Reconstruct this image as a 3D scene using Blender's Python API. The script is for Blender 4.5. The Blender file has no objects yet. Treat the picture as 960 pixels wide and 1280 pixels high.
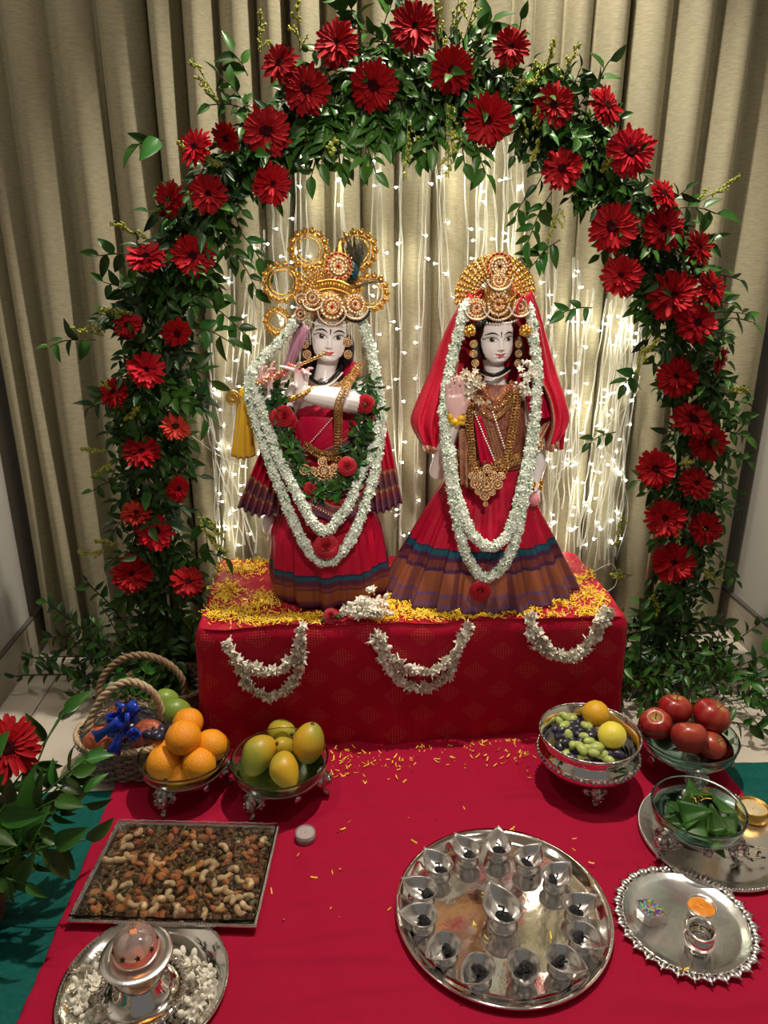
import bpy, math, random
import numpy as np
from mathutils import Matrix, Vector, Euler
rnd = random.Random(7)
SC = bpy.context.scene
COL = SC.collection
# ------------------------------------------------------------------ camera
F = 930.0; PITCH = math.radians(19.3); YAW = math.radians(3.7); H = 1.1
cd = bpy.data.cameras.new('camera'); cam = bpy.data.objects.new('camera', cd); COL.objects.link(cam)
cd.sensor_fit = 'VERTICAL'; cd.sensor_height = 24.0; cd.lens = 24.0*F/1280.0
cd.clip_start = .02
cam.location = (0, 0, H); cam.rotation_euler = (math.pi/2-PITCH, 0, -YAW)
SC.camera = cam
# ------------------------------------------------------------------ view, world, lights
SC.view_settings.view_transform = 'Standard'; SC.view_settings.look = 'None'
SC.view_settings.gamma = 1.0; SC.view_settings.use_curve_mapping = False
SC.view_settings.exposure = 0.0
w = bpy.data.worlds.new('world'); SC.world = w; w.use_nodes = True
w.node_tree.nodes['Background'].inputs[0].default_value = (1.0, .95, .88, 1)
w.node_tree.nodes['Background'].inputs[1].default_value = .13
def spot(name, loc, target, power, size=70, blend=.6, rad=.04, col=(1, .91, .78)):
    l = bpy.data.lights.new(name, 'SPOT'); l.energy = power; l.spot_size = math.radians(size)
    l.spot_blend = blend; l.shadow_soft_size = rad; l.color = col
    o = bpy.data.objects.new(name, l); COL.objects.link(o); o.location = loc
    o.rotation_euler = (Vector(target)-Vector(loc)).to_track_quat('-Z', 'Y').to_euler()
def point(name, loc, power, rad=.02, col=(1, .95, .85)):
    l = bpy.data.lights.new(name, 'POINT'); l.energy = power; l.shadow_soft_size = rad; l.color = col
    o = bpy.data.objects.new(name, l); COL.objects.link(o); o.location = loc
spot('ceiling_spot', (.42, 1.62, 2.72), (.22, 1.35, 0), 215, 80, .5, .03)
spot('ceiling_spot', (-.75, 1.30, 2.72), (-.5, 1.5, .3), 34, 80, .7, .04)
spot('ceiling_spot', (.22, -.65, 2.55), (.16, 1.66, .86), 200, 25, .8, .06)
spot('ceiling_spot', (1.0, .9, 2.72), (.85, 1.5, .2), 30, 80, .7, .04)
SKY_END = None

# ------------------------------------------------------------------ pixel rays onto real planes of the room
_f = np.array([math.sin(YAW)*math.cos(PITCH), math.cos(YAW)*math.cos(PITCH), -math.sin(PITCH)])
_r = np.array([math.cos(YAW), -math.sin(YAW), 0.0]); _u = np.cross(_r, _f)
_C = np.array([0, 0, H])
def ray(px, py): return _f + (px-480)/F*_r + (640-py)/F*_u
def onz(px, py, z=0.0):
    d = ray(px, py); return _C + (z-H)/d[2]*d
def ony(px, py, Y):
    d = ray(px, py); return _C + Y/d[1]*d

# ------------------------------------------------------------------ materials
MATS = {}
def mat(name, col, rough=.5, metal=0.0, col2=None, nscale=20, nstretch=(1, 1, 1), bump=0.0, bscale=80, spec=.5,
        trans=0.0, emis=None, estr=0.0, sheen=0.0, coat=0.0, ior=1.45, detail=4, alpha=1.0, lo=.35, hi=.65, sss=0, coord='Object'):
    if name in MATS: return MATS[name]
    m = bpy.data.materials.new(name); m.use_nodes = True; MATS[name] = m
    nt = m.node_tree; b = nt.nodes['Principled BSDF']; I = b.inputs
    I['Base Color'].default_value = (*col, 1); I['Roughness'].default_value = rough; I['Metallic'].default_value = metal
    I['IOR'].default_value = ior; I['Transmission Weight'].default_value = trans
    I['Specular IOR Level'].default_value = spec; I['Sheen Weight'].default_value = sheen; I['Coat Weight'].default_value = coat
    I['Alpha'].default_value = alpha
    if sss: I['Subsurface Weight'].default_value = sss; I['Subsurface Scale'].default_value = .01
    if emis: I['Emission Color'].default_value = (*emis, 1); I['Emission Strength'].default_value = estr
    tc = nt.nodes.new('ShaderNodeTexCoord'); mp = nt.nodes.new('ShaderNodeMapping')
    nt.links.new(tc.outputs[coord], mp.inputs[0]); mp.inputs['Scale'].default_value = nstretch
    if col2 is not None:
        n = nt.nodes.new('ShaderNodeTexNoise'); n.inputs['Scale'].default_value = nscale; n.inputs['Detail'].default_value = detail
        r = nt.nodes.new('ShaderNodeValToRGB'); r.color_ramp.elements[0].position = lo; r.color_ramp.elements[1].position = hi
        r.color_ramp.elements[0].color = (*col, 1); r.color_ramp.elements[1].color = (*col2, 1)
        nt.links.new(mp.outputs[0], n.inputs[0]); nt.links.new(n.outputs[0], r.inputs[0]); nt.links.new(r.outputs[0], I['Base Color'])
    if bump:
        n = nt.nodes.new('ShaderNodeTexNoise'); n.inputs['Scale'].default_value = bscale; n.inputs['Detail'].default_value = 3
        bp = nt.nodes.new('ShaderNodeBump'); bp.inputs['Strength'].default_value = bump; bp.inputs['Distance'].default_value = .004
        nt.links.new(mp.outputs[0], n.inputs[0]); nt.links.new(n.outputs[0], bp.inputs['Height']); nt.links.new(bp.outputs[0], I['Normal'])
    return m
def vary(m, amt=.25, hue=.02):
    """gives every object its own slight tint (Object Info random)"""
    nt = m.node_tree; b = nt.nodes['Principled BSDF']; inp = b.inputs['Base Color']
    oi = nt.nodes.new('ShaderNodeObjectInfo'); hs = nt.nodes.new('ShaderNodeHueSaturation')
    mr = nt.nodes.new('ShaderNodeMapRange'); mr.inputs[3].default_value = 1-amt; mr.inputs[4].default_value = 1+amt
    nt.links.new(oi.outputs['Random'], mr.inputs[0]); nt.links.new(mr.outputs[0], hs.inputs['Value'])
    mh = nt.nodes.new('ShaderNodeMapRange'); mh.inputs[3].default_value = .5-hue; mh.inputs[4].default_value = .5+hue
    nt.links.new(oi.outputs['Random'], mh.inputs[0]); nt.links.new(mh.outputs[0], hs.inputs['Hue'])
    if inp.is_linked:
        s = inp.links[0].from_socket; nt.links.new(s, hs.inputs['Color'])
    else: hs.inputs['Color'].default_value = inp.default_value[:]
    nt.links.new(hs.outputs[0], inp); return m
def attr_mat(name, rough=.4, coat=0.0, sheen=0.0, spec=.5):
    m = mat(name, (1, 1, 1), rough, coat=coat, sheen=sheen, spec=spec); nt = m.node_tree
    a = nt.nodes.new('ShaderNodeAttribute'); a.attribute_name = 'paint'
    nt.links.new(a.outputs['Color'], nt.nodes['Principled BSDF'].inputs['Base Color']); return m

SILVER = mat('silver', (.88, .85, .82), .07, 1.0, bump=.06, bscale=40)
SILVER_D = mat('chased_silver', (.72, .69, .66), .24, 1.0, col2=(.3, .28, .27), nscale=160, lo=.4, hi=.6, bump=.6, bscale=220)
SILVER_B = mat('brushed_silver', (.84, .82, .80), .22, 1.0, bump=.15, bscale=45)
GOLD = mat('gold', (.85, .5, .12), .24, 1.0, bump=.3, bscale=350)
GOLD_D = mat('antique_gold', (.72, .45, .16), .3, 1.0, col2=(.32, .14, .05), nscale=260, bump=.6, bscale=300)
BRASS = mat('brass_cup', (.9, .68, .3), .2, 1.0)
GLASS = mat('glass', (.93, 1, .98), .0, trans=1.0, ior=1.45)
PEARL = mat('pearl', (.9, .82, .72), .2, coat=.5)
RUBY = mat('ruby', (.35, .003, .02), .12, coat=.6)
JET = mat('black_bead', (.006, .006, .007), .2, coat=.4)
MARBLE = mat('marble', (.88, .83, .83), .22, col2=(.83, .77, .77), nscale=6, coat=.35)
RED_CLOTH = mat('red_cloth', (.33, .003, .028), .8, col2=(.40, .004, .036), nscale=180, nstretch=(1, 14, 1), bump=.25, bscale=500, spec=.2)
RED_SILK = mat('red_silk', (.40, .003, .03), .42, col2=(.50, .005, .045), nscale=30, spec=.3, bump=.1, bscale=90)
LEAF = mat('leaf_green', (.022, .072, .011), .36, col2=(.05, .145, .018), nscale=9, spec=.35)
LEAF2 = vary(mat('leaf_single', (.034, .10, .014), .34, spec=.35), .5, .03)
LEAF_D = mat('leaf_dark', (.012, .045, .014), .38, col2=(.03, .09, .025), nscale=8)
TWIG = mat('twig', (.05, .035, .015), .7)
STEMG = mat('green_stem', (.06, .14, .03), .5)
WHITE_FL = mat('white_petal', (.88, .86, .80), .55, col2=(.76, .70, .54), nscale=25)
GREEN_BUD = mat('green_bud', (.10, .26, .08), .5)
PALE_FL = mat('pale_bud', (.86, .88, .80), .5, col2=(.70, .78, .66), nscale=130)
YEL = mat('yellow_petal', (.88, .56, .01), .6, col2=(.92, .70, .08), nscale=60)
YGREEN = mat('goldenrod', (.45, .42, .05), .6, col2=(.3, .36, .06), nscale=60)
GERB = mat('gerbera_red', (.43, .002, .009), .6, col2=(.30, .001, .004), nscale=30, spec=.2)
GERB_P = mat('gerbera_crimson', (.60, .006, .02), .6, col2=(.46, .003, .014), nscale=30, spec=.2)
GERB_O = mat('gerbera_orange_red', (.5, .035, .012), .5, col2=(.38, .01, .01), nscale=30, spec=.2)
GERB_C = mat('gerbera_centre', (.012, .001, .002), .8, col2=(.05, .002, .004), nscale=300, spec=.1)
ROSE = mat('rose_petal', (.46, .006, .02), .5, col2=(.30, .003, .012), nscale=40)

# ------------------------------------------------------------------ mesh helpers: a mesh is (V array, face list)
def A(*v): return np.array(v, float)
def nrm(v): v = np.asarray(v, float); return v/(np.linalg.norm(v)+1e-12)
def join(ms):
    V = []; Fs = []; n = 0
    for v, f in ms:
        V.append(np.asarray(v, float)); Fs += [tuple(i+n for i in q) for q in f]; n += len(v)
    return (np.concatenate(V) if V else np.zeros((0, 3)), Fs)
def grid(P, cu=False, cv=False):
    P = np.asarray(P, float); nu, nv = P.shape[:2]; f = []
    for i in range(nu if cu else nu-1):
        i2 = (i+1) % nu
        for j in range(nv if cv else nv-1):
            j2 = (j+1) % nv; f.append((i*nv+j, i*nv+j2, i2*nv+j2, i2*nv+j))
    return P.reshape(-1, 3), f
def lathe(prof, n=40, c=(0, 0, 0), sx=1, sy=1, fn=None):
    t = np.linspace(0, 2*math.pi, n, endpoint=False); P = np.zeros((len(prof), n, 3))
    for i, (r, z) in enumerate(prof):
        rr = r*(fn(t, i) if fn else 1.0)
        P[i, :, 0] = c[0]+rr*np.cos(t)*sx; P[i, :, 1] = c[1]+rr*np.sin(t)*sy; P[i, :, 2] = c[2]+z
    return grid(P, cv=True)
def sph(c=(0, 0, 0), r=1.0, s=(1, 1, 1), nu=8, nv=12):
    pr = [(math.sin(a), -math.cos(a)) for a in np.linspace(0.02, math.pi-.02, nu+1)]
    v, f = lathe(pr, nv); f = f+[tuple(range(nv-1, -1, -1)), tuple(range(nu*nv, nu*nv+nv))]
    return v*np.array(s)*r+np.array(c), f
def tube(pts, r, n=8, caps=True, closed=False, flat=1.0):
    pts = np.asarray(pts, float); m = len(pts); r = np.ones(m)*r if np.isscalar(r) else np.asarray(r, float)
    T = np.gradient(pts, axis=0) if not closed else np.roll(pts, -1, 0)-np.roll(pts, 1, 0)
    T = T/(np.linalg.norm(T, axis=1)[:, None]+1e-12)
    a = A(0, 0, 1) if abs(T[0][2]) < .9 else A(1, 0, 0)
    u = nrm(np.cross(T[0], a)); P = np.zeros((m, n, 3)); t = np.linspace(0, 2*math.pi, n, endpoint=False)
    for i in range(m):
        u = nrm(u-T[i]*np.dot(u, T[i])); w_ = np.cross(T[i], u)
        P[i] = pts[i]+r[i]*(np.cos(t)[:, None]*u+flat*np.sin(t)[:, None]*w_)
    v, f = grid(P, cu=closed, cv=True)
    if caps and not closed: f = f+[tuple(range(n-1, -1, -1)), tuple(range((m-1)*n, m*n))]
    return v, f
def box(c, s):
    x, y, z = c; a, b, d = s[0]/2, s[1]/2, s[2]/2
    v = [(x+i*a, y+j*b, z+k*d) for i in (-1, 1) for j in (-1, 1) for k in (-1, 1)]
    return A(*v), [(0, 1, 3, 2), (4, 6, 7, 5), (0, 4, 5, 1), (2, 3, 7, 6), (0, 2, 6, 4), (1, 5, 7, 3)]
def spline(pts, n=40, closed=False):
    """Catmull-Rom through the points"""
    p = np.asarray(pts, float)
    if closed: q = np.concatenate([p[-1:], p, p[:2]])
    else: q = np.concatenate([2*p[:1]-p[1:2], p, 2*p[-1:]-p[-2:-1]])
    segs = len(q)-3; out = []
    for k in range(n):
        s = (k/n if closed else k/(n-1))*segs; i = min(int(s), segs-1); t = s-i
        a, b, c_, d = q[i:i+4]
        out.append(.5*((2*b)+(-a+c_)*t+(2*a-5*b+4*c_-d)*t*t+(-a+3*b-3*c_+d)*t**3))
    return np.array(out)
def resample(p, step):
    p = np.asarray(p, float); L = np.concatenate([[0], np.cumsum(np.linalg.norm(np.diff(p, axis=0), axis=1))])
    n = max(2, int(L[-1]/step)+1); s = np.linspace(0, L[-1], n)
    return np.stack([np.interp(s, L, p[:, i]) for i in range(p.shape[1])], 1)
def frame(d, up=(0, 0, 1), roll=0.0):
    """rotation matrix whose z axis is d"""
    z = nrm(d); up = np.asarray(up, float)
    if abs(np.dot(z, nrm(up))) > .97: up = A(0, 1, 0) if abs(z[1]) < .9 else A(1, 0, 0)
    x = nrm(np.cross(up, z)); y = np.cross(z, x)
    c, s = math.cos(roll), math.sin(roll)
    return np.stack([c*x+s*y, -s*x+c*y, z], 1)
def xf(m, R=None, s=1.0, t=(0, 0, 0)):
    v = np.asarray(m[0], float)*s
    if R is not None: v = v @ R.T
    return v+np.asarray(t, float), m[1]
def stamps(base, places):
    """many copies of one small mesh joined into one: places = [(R, s, t)]"""
    v0, f0 = np.asarray(base[0], float), base[1]; n = len(v0); V = []; Fs = []
    for k, (R, s, t) in enumerate(places):
        V.append((v0*s) @ R.T+t); o = k*n; Fs += [tuple(i+o for i in q) for q in f0]
    return (np.concatenate(V) if V else np.zeros((0, 3))), Fs
def rrot(r=rnd):
    q = nrm([r.gauss(0, 1) for _ in range(4)]); return np.array(Matrix.Rotation(0, 3, 'X')) if False else np.array(__import__('mathutils').Quaternion(q).to_matrix())
def noise1(x, seed=0):
    return math.sin(x*1.7+seed*1.3)*.5+math.sin(x*3.1+seed*2.9)*.3+math.sin(x*5.3+seed*.7)*.2

# ------------------------------------------------------------------ object helpers
OFF = {}
def mkmesh(name, pieces, smooth=True, uv=None, paint=None, m=None):
    if not isinstance(pieces, list): pieces = [(pieces, m)]
    V, Fs = join([p[0] for p in pieces]); me = bpy.data.meshes.new(name)
    me.from_pydata(V.tolist(), [], Fs)
    idx = []; mats = []
    for p, mt in pieces:
        if mt not in mats: mats.append(mt); me.materials.append(mt)
        idx += [mats.index(mt)]*len(p[1])
    if len(mats) > 1: me.polygons.foreach_set('material_index', idx)
    me.polygons.foreach_set('use_smooth', [smooth]*len(me.polygons))
    if uv is not None:
        l = me.uv_layers.new(name='UVMap'); vi = np.zeros(len(me.loops), int); me.loops.foreach_get('vertex_index', vi)
        l.data.foreach_set('uv', np.asarray(uv, float)[vi].ravel())
    if paint is not None:
        a = me.color_attributes.new('paint', 'FLOAT_COLOR', 'POINT')
        c = np.ones((len(V), 4)); c[:, :3] = paint; a.data.foreach_set('color', c.ravel())
    me.update(); return me
def tagp(o, label=None, cat=None, group=None, kind=None):
    if label: o['label'] = label
    if cat: o['category'] = cat
    if group: o['group'] = group
    if kind: o['kind'] = kind
    return o
def thing(name, label, cat, loc=(0, 0, 0), group=None, rz=0.0):
    o = bpy.data.objects.new(name, None); COL.objects.link(o); o.location = loc; o.rotation_euler = (0, 0, rz)
    o.empty_display_size = .02; OFF[o.name] = np.array(loc, float) if not rz else None
    return tagp(o, label, cat, group)
def obj(name, pieces, m=None, parent=None, world=False, smooth=True, loc=(0, 0, 0), uv=None, paint=None, label=None, kind=None, solid=0, mods=None):
    """one mesh object. world=True: vertices are in world coordinates and the parent is an unrotated thing"""
    me = pieces if isinstance(pieces, bpy.types.Mesh) else mkmesh(name, pieces, smooth, uv, paint, m)
    o = bpy.data.objects.new(name, me); COL.objects.link(o); o.location = loc
    OFF[o.name] = np.array(loc, float)
    if parent is not None:
        o.parent = parent
        if world:
            po = OFF[parent.name]; o.location = tuple(-po); OFF[o.name] = np.zeros(3)
    if solid:
        s = o.modifiers.new('thickness', 'SOLIDIFY'); s.thickness = solid; s.offset = 0
    if label: o['label'] = label
    if kind: o['kind'] = kind
    return o
def inst(name, me, parent=None, R=None, s=1.0, t=(0, 0, 0), world=False):
    o = bpy.data.objects.new(name, me); COL.objects.link(o)
    M4 = Matrix.Identity(4)
    if R is not None:
        for i in range(3):
            for j in range(3): M4[i][j] = float(R[i][j])*s
    else:
        for i in range(3): M4[i][i] = s
    t = np.asarray(t, float)
    if parent is not None:
        o.parent = parent
        if world: t = t-OFF[parent.name]
    M4.translation = Vector(t.tolist()); o.matrix_basis = M4; OFF[o.name] = np.zeros(3)
    return o
def copy_tree(src, loc=None, R=None, s=1.0, label=None, parent=None):
    c = src.copy(); COL.objects.link(c); c.parent = parent
    if loc is not None:
        M4 = Matrix.Identity(4)
        Rm = R if R is not None else np.eye(3)
        for i in range(3):
            for j in range(3): M4[i][j] = float(Rm[i][j])*s
        M4.translation = Vector([float(q) for q in loc]); c.matrix_basis = M4
    if label: c['label'] = label
    for ch in src.children: copy_tree(ch, parent=c)
    return c
# ================================================================== THE SETTING
WALL = mat('wall_paint', (.46, .44, .40), .6, bump=.05, bscale=200)
CEIL = mat('ceiling_paint', (.75, .73, .68), .7)
TRAV = mat('travertine', (.44, .40, .32), .35, col2=(.34, .30, .23), nscale=6, nstretch=(1, 1, 5))
TILE = mat('cream_marble', (.62, .56, .47), .22, col2=(.50, .43, .35), nscale=3.5, detail=8, coat=.2)
GROUT = mat('grout', (.10, .09, .08), .8)
XL, XR, YB = -.885, 1.195, 2.075
def struct(name, m_, mt, parent=None): return obj(name, m_, mt, parent, smooth=False, kind=None if parent else 'structure')
flo = struct('floor', box(((XL+XR)/2, .9, -.012), (XR-XL, 2.4, .01)), GROUT)
tiles = mkmesh('tile', box((0, 0, 0), (.597, .597, .008)), False, m=TILE)
for i in range(-2, 3):
    for j in range(-1, 4):
        x, y = .15+i*.6-.03, .42+j*.6+.0
        if x < XL-.29 or x > XR+.29: continue
        inst('tile', tiles, flo, t=(x, y, -.004-.0005*((i+j) % 2)))
struct('wall_back', box(((XL+XR)/2, YB+.03, 1.4), (XR-XL+.2, .06, 2.9)), WALL)
struct('wall_left', box((XL-.23, .95, 1.4), (.06+.4, 2.25, 2.9)), WALL)
struct('wall_right', box((XR+.23, .95, 1.4), (.06+.4, 2.25, 2.9)), WALL)
struct('ceiling', box(((XL+XR)/2, .9, 2.84), (3.4, 3.2, .05)), CEIL)
for nm, x in (('baseboard_left', XL+.006), ('baseboard_right', XR-.006)):
    b = struct(nm, box((x, .95, .058), (.012, 2.25, .112)), TRAV)
    struct('cap_strip', box((x+(.001 if x < 0 else -.001), .95, .1165), (.014, 2.25, .005)), mat('joint_dark', (.08, .07, .06), .6), b)

# ---- curtains: linen panels with deep folds, valleys where the photograph has them
LINEN = mat('linen', (.355, .32, .21), .9, col2=(.49, .445, .30), nscale=55, nstretch=(1, 1, 9), bump=.5, bscale=420, spec=.15, lo=.3, hi=.7)
vx = [ony(px, 50, 1.98)[0] for px in (18, 65, 122, 185, 228, 272, 320, 360, 405, 450, 497, 545, 592, 640, 668, 705, 742, 787, 845, 895, 942)]
vx = [-.86, -.80, -.735]+[v for v in vx if -.70 < v < 1.10]+[1.165]
depth = [.05, .03, .035, .03, .03, .075, .04, .035, .035, .06, .035, .04, .04, .045, .04, .035, .05, .03, .035, .04, .07, .04, .06, .04, .04]
def curtain(i0, i1, label):
    P = []; zs = np.linspace(.012, 2.8, 60)
    fr = vx[i0:i1+1]; n = 14; xs = []; k = []
    for i in range(len(fr)-1):
        for t in np.linspace(0, 1, n, endpoint=(i == len(fr)-2)): xs.append(fr[i]+(fr[i+1]-fr[i])*t); k.append((i0+i, t))
    for x, (i, t) in zip(xs, k):
        row = []
        a = .042+.018*abs(math.sin(i*2.3)); va = depth[i % len(depth)]*.5; vb = depth[(i+1) % len(depth)]*.5
        base = 1.985+va*(1-t)**3+vb*t**3
        for z in zs:
            sway = .010*math.sin(z*1.3+i*1.7)*(1-z/3)+.004*math.sin(z*4+i)
            lob = math.sin(math.pi*min(1, max(0, t)))**.75
            sk = .25*math.sin(2*math.pi*t)*(.5+.5*math.sin(i*3.1))
            y = base-a*lob*(1+.12*math.sin(z*2.2+i*2))-.010*sk
            row.append((x+sway*lob, y, z))
        P.append(row)
    o = obj('curtain', grid(P), LINEN, solid=.0016); tagp(o, label, 'curtain', 'beige linen curtain panels behind the flower arch')
nv = len(vx)
gap = min(range(nv), key=lambda i: abs(vx[i]-ony(185, 50, 1.98)[0]))
gap2 = min(range(nv), key=lambda i: abs(vx[i]-ony(787, 50, 1.98)[0]))
curtain(0, gap, 'beige linen curtain panel hanging beside the wall outside the left leg of the arch')
curtain(gap, gap2, 'beige linen curtain panel behind the idols, with fairy lights hanging before it')
curtain(gap2, nv-1, 'beige linen curtain panel outside the right leg of the arch, beside the wall')

# ---- cloths on the floor (pressed flat under the trays and bowls)
CREASE = [(1.40, .05, .004), (1.30, -.10, .003), (1.245, .04, .004), (1.16, .12, .003), (1.10, -.06, .0035), (1.02, .03, .003), (.95, .15, .004), (.90, -.04, .004), (.84, .05, .003), (.78, -.1, .004), (1.35, .2, .003)]
FLAT = [(.275, .985, .20), (.58, .94, .13), (.722, 1.128, .15), (-.32, .88, .14), (-.337, 1.344, .09), (-.134, 1.315, .10), (.54, 1.32, .11), (.76, 1.34, .10), (-.40, 1.13, .12), (-.31, 1.11, .12), (-.22, 1.10, .12), (-.38, 1.05, .12), (-.24, 1.05, .12), (-.079, 1.18, .02)]
def sheet(name, x0, x1, y0, y1, z0, nx, ny, wr, seed, mt, label, cat, edge=.004):
    P = []
    for i in range(nx):
        row = []
        for j in range(ny):
            u, v = i/(nx-1), j/(ny-1); x = x0+(x1-x0)*u; y = y0+(y1-y0)*v
            z = z0+wr*(.5+.5*noise1(y*26+1.5*math.sin(x*5+seed), seed)*(.6+.4*math.sin(x*3+seed)))+wr*.5*(.5+.5*noise1(x*19+y*6, seed+3))
            for cy, cs_, ca in CREASE: z += ca*math.exp(-((y-cy-cs_*x-.01*math.sin(x*7+cy*9))/.010)**2)
            k = 0.0
            for fx, fy, fr in FLAT: k = max(k, min(1, max(0, (fr+.03-math.hypot(x-fx, y-fy))/.03)))
            z = z*(1-k)+min(z, z0+.0035)*k
            if i in (0, nx-1): z = z0*.4; x += edge*noise1(y*25, seed)
            if j in (0, ny-1): z = z0*.4; y += edge*noise1(x*25, seed)
            row.append((x, y, z))
        P.append(row)
    return tagp(obj(name, grid(P), mt, solid=.0012), label, cat)
sheet('green_cloth', -.87, 1.17, .45, 1.355, .0015, 120, 60, .003, 2, mat('green_cloth', (.002, .075, .062), .6, col2=(.004, .10, .085), nscale=120, bump=.2, bscale=400, spec=.2),
      'dark green cloth spread on the floor under the red cloth', 'cloth')
sheet('red_cloth', -.497, .85, .5, 1.50, .0065, 340, 240, .0085, 5, RED_CLOTH, 'crimson cloth on the floor under the trays and bowls, before the draped altar', 'cloth')

# ---- altar under its patterned red cover
AX0, AX1, AY0, AY1, AH = -.325, .660, 1.478, 1.875, .315
def zal(x, y): return AH+.0035*noise1(x*17+y*9, 1)+.004*noise1(y*23-x*8, 4)
def altar():
    loop = []; r = .022
    for cx, cy, a0 in ((AX1-r, AY0+r, -90), (AX1-r, AY1-r, 0), (AX0+r, AY1-r, 90), (AX0+r, AY0+r, 180)):
        for a in np.linspace(a0, a0+90, 7): loop.append((cx+r*math.cos(math.radians(a)), cy+r*math.sin(math.radians(a)), math.cos(math.radians(a)), math.sin(math.radians(a))))
    L = []
    for i in range(len(loop)):
        a, b = np.array(loop[i]), np.array(loop[(i+1) % len(loop)]); d = np.linalg.norm(a[:2]-b[:2]); n = max(1, int(d/.008))
        for k in range(n): L.append(a+(b-a)*k/n)
    L = np.array(L); cx, cy = (AX0+AX1)/2, (AY0+AY1)/2; P = []; U = []
    for k in list(np.linspace(.02, .97, 40)):
        row = []; 
        for p in L:
            x, y = cx+(p[0]-cx)*k, cy+(p[1]-cy)*k; row.append((x, y, zal(x, y)))
        P.append(row); U.append([(q[0], q[1]) for q in row])
    zs = [AH-.001, AH-.006, AH-.014]+list(np.linspace(AH-.024, .007, 34))
    for zi, z in enumerate(zs):
        row = []; uu = []; s = 0
        drop = (AH-z)/AH
        for j, p in enumerate(L):
            q = p[0]*9 if abs(p[3]) > .5 else p[1]*9
            o_ = -.010+(.010*min(1, drop*14))+.007*drop*noise1(q*2.1, 3)+.010*drop**2*(1+math.sin(q*1.3))
            z_ = z+(zal(p[0], p[1])-AH)*(1-drop)
            row.append((p[0]+p[2]*o_, p[1]+p[3]*o_, z_)); uu.append((p[0]+p[2]*(AH-z), p[1]+p[3]*(AH-z)))
        P.append(row); U.append(uu)
    g = grid(P, cv=True)
    return g, np.array(U).reshape(-1, 2)
m = mat('altar_silk', (.40, .002, .024), .6, bump=.2, bscale=350, spec=.25); nt = m.node_tree; bs = nt.nodes['Principled BSDF']
uvn = nt.nodes.new('ShaderNodeUVMap'); sx = nt.nodes.new('ShaderNodeSeparateXYZ'); nt.links.new(uvn.outputs[0], sx.inputs[0])
def mth(op, a, b=None, c=None):
    n = nt.nodes.new('ShaderNodeMath'); n.operation = op
    for k, v in enumerate((a, b, c)):
        if v is None: continue
        if isinstance(v, (int, float)): n.inputs[k].default_value = v
        else: nt.links.new(v, n.inputs[k])
    return n.outputs[0]
def diamond(off):
    a = mth('ABSOLUTE', mth('SUBTRACT', mth('FRACT', mth('ADD', mth('DIVIDE', sx.outputs[0], .122), 10+off)), .5))
    b = mth('ABSOLUTE', mth('SUBTRACT', mth('FRACT', mth('ADD', mth('DIVIDE', sx.outputs[1], .10), 10+off)), .5))
    return mth('ADD', mth('MULTIPLY', a, .122/.031), mth('MULTIPLY', b, .10/.026))
dm = mth('LESS_THAN', mth('MINIMUM', diamond(0), diamond(.5)), 1.0)
def dotd(o_, per=.0062): return mth('ABSOLUTE', mth('SUBTRACT', mth('FRACT', mth('ADD', mth('DIVIDE', o_, per), 10)), .5))
dots = mth('LESS_THAN', mth('MAXIMUM', dotd(sx.outputs[0]), dotd(sx.outputs[1])), .27)
mx = nt.nodes.new('ShaderNodeMix'); mx.data_type = 'RGBA'; mx.inputs[6].default_value = (.40, .002, .024, 1); mx.inputs[7].default_value = (.62, .16, .09, 1)
nt.links.new(mth('MULTIPLY', mth('MULTIPLY', dm, dots), .42), mx.inputs[0]); nt.links.new(mx.outputs[2], bs.inputs['Base Color'])
g, U = altar()
tagp(obj('altar_cover', g, m, uv=U), 'low altar covered in red silk with small gold diamond motifs, under the two idols', 'altar')

# ---- yellow petals: curled strips
def petal_strip(l=.016, w=.0032, c=.5):
    P = [[(-w/2*s, l*t-l/2, c*l*(t-.5)**2+.0004) for s in (-1, 1)] for t, s_ in ((0, .5), (.35, 1), (.7, 1), (1, .5))]
    return grid(P)
def scatter(name, pts, mt, parent=None, label=None, cat=None, kind='stuff', lo=.7, hi=1.25, lift=.0):
    base = petal_strip(); pl = []
    for p in pts:
        R = frame(nrm(A(rnd.gauss(0, .5), rnd.gauss(0, .5), 1)), (0, 1, 0), rnd.uniform(0, 6.28)); pl.append((R, rnd.uniform(lo, hi), np.array(p)+A(0, 0, rnd.uniform(0, .006)+lift)))
    o = obj(name, stamps(base, pl), mt, parent, kind=kind); return tagp(o, label, cat)
patch = [((300, 710), 34, 9), ((285, 735), 20, 8), ((300, 765), 38, 10), ((330, 750), 22, 10), ((345, 775), 40, 7), ((385, 772), 30, 7), ((270, 765), 14, 8), ((325, 700), 20, 5), ((500, 755), 30, 9),
         ((490, 742), 12, 10), ((530, 765), 35, 7), ((570, 768), 32, 6), ((655, 765), 25, 5), ((700, 750), 32, 9), ((735, 765), 22, 8), ((718, 725), 18, 6), ((735, 738), 14, 6), ((250+30, 745), 12, 6),
         ((480, 772), 26, 6), ((740, 720), 12, 5), ((610, 770), 25, 4), ((690, 772), 24, 5), ((775-25, 750), 12, 7)]
pts = []
for (px, py), a, b in patch:
    for k in range(int(a*b*1.25)):
        q = onz(px+rnd.gauss(0, a*.5), py+rnd.gauss(0, b*.6), AH+.004)
        if AX0 < q[0] < AX1-.01 and AY0+.006 < q[1] < AY1: pts.append((q[0], q[1], zal(q[0], q[1])+.002))
for k in range(260):
    q = onz(rnd.uniform(255, 770), rnd.uniform(695, 775), AH)
    if AX0 < q[0] < AX1-.01 and AY0+.01 < q[1] < AY1: pts.append((q[0], q[1], zal(q[0], q[1])+.002))
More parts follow.
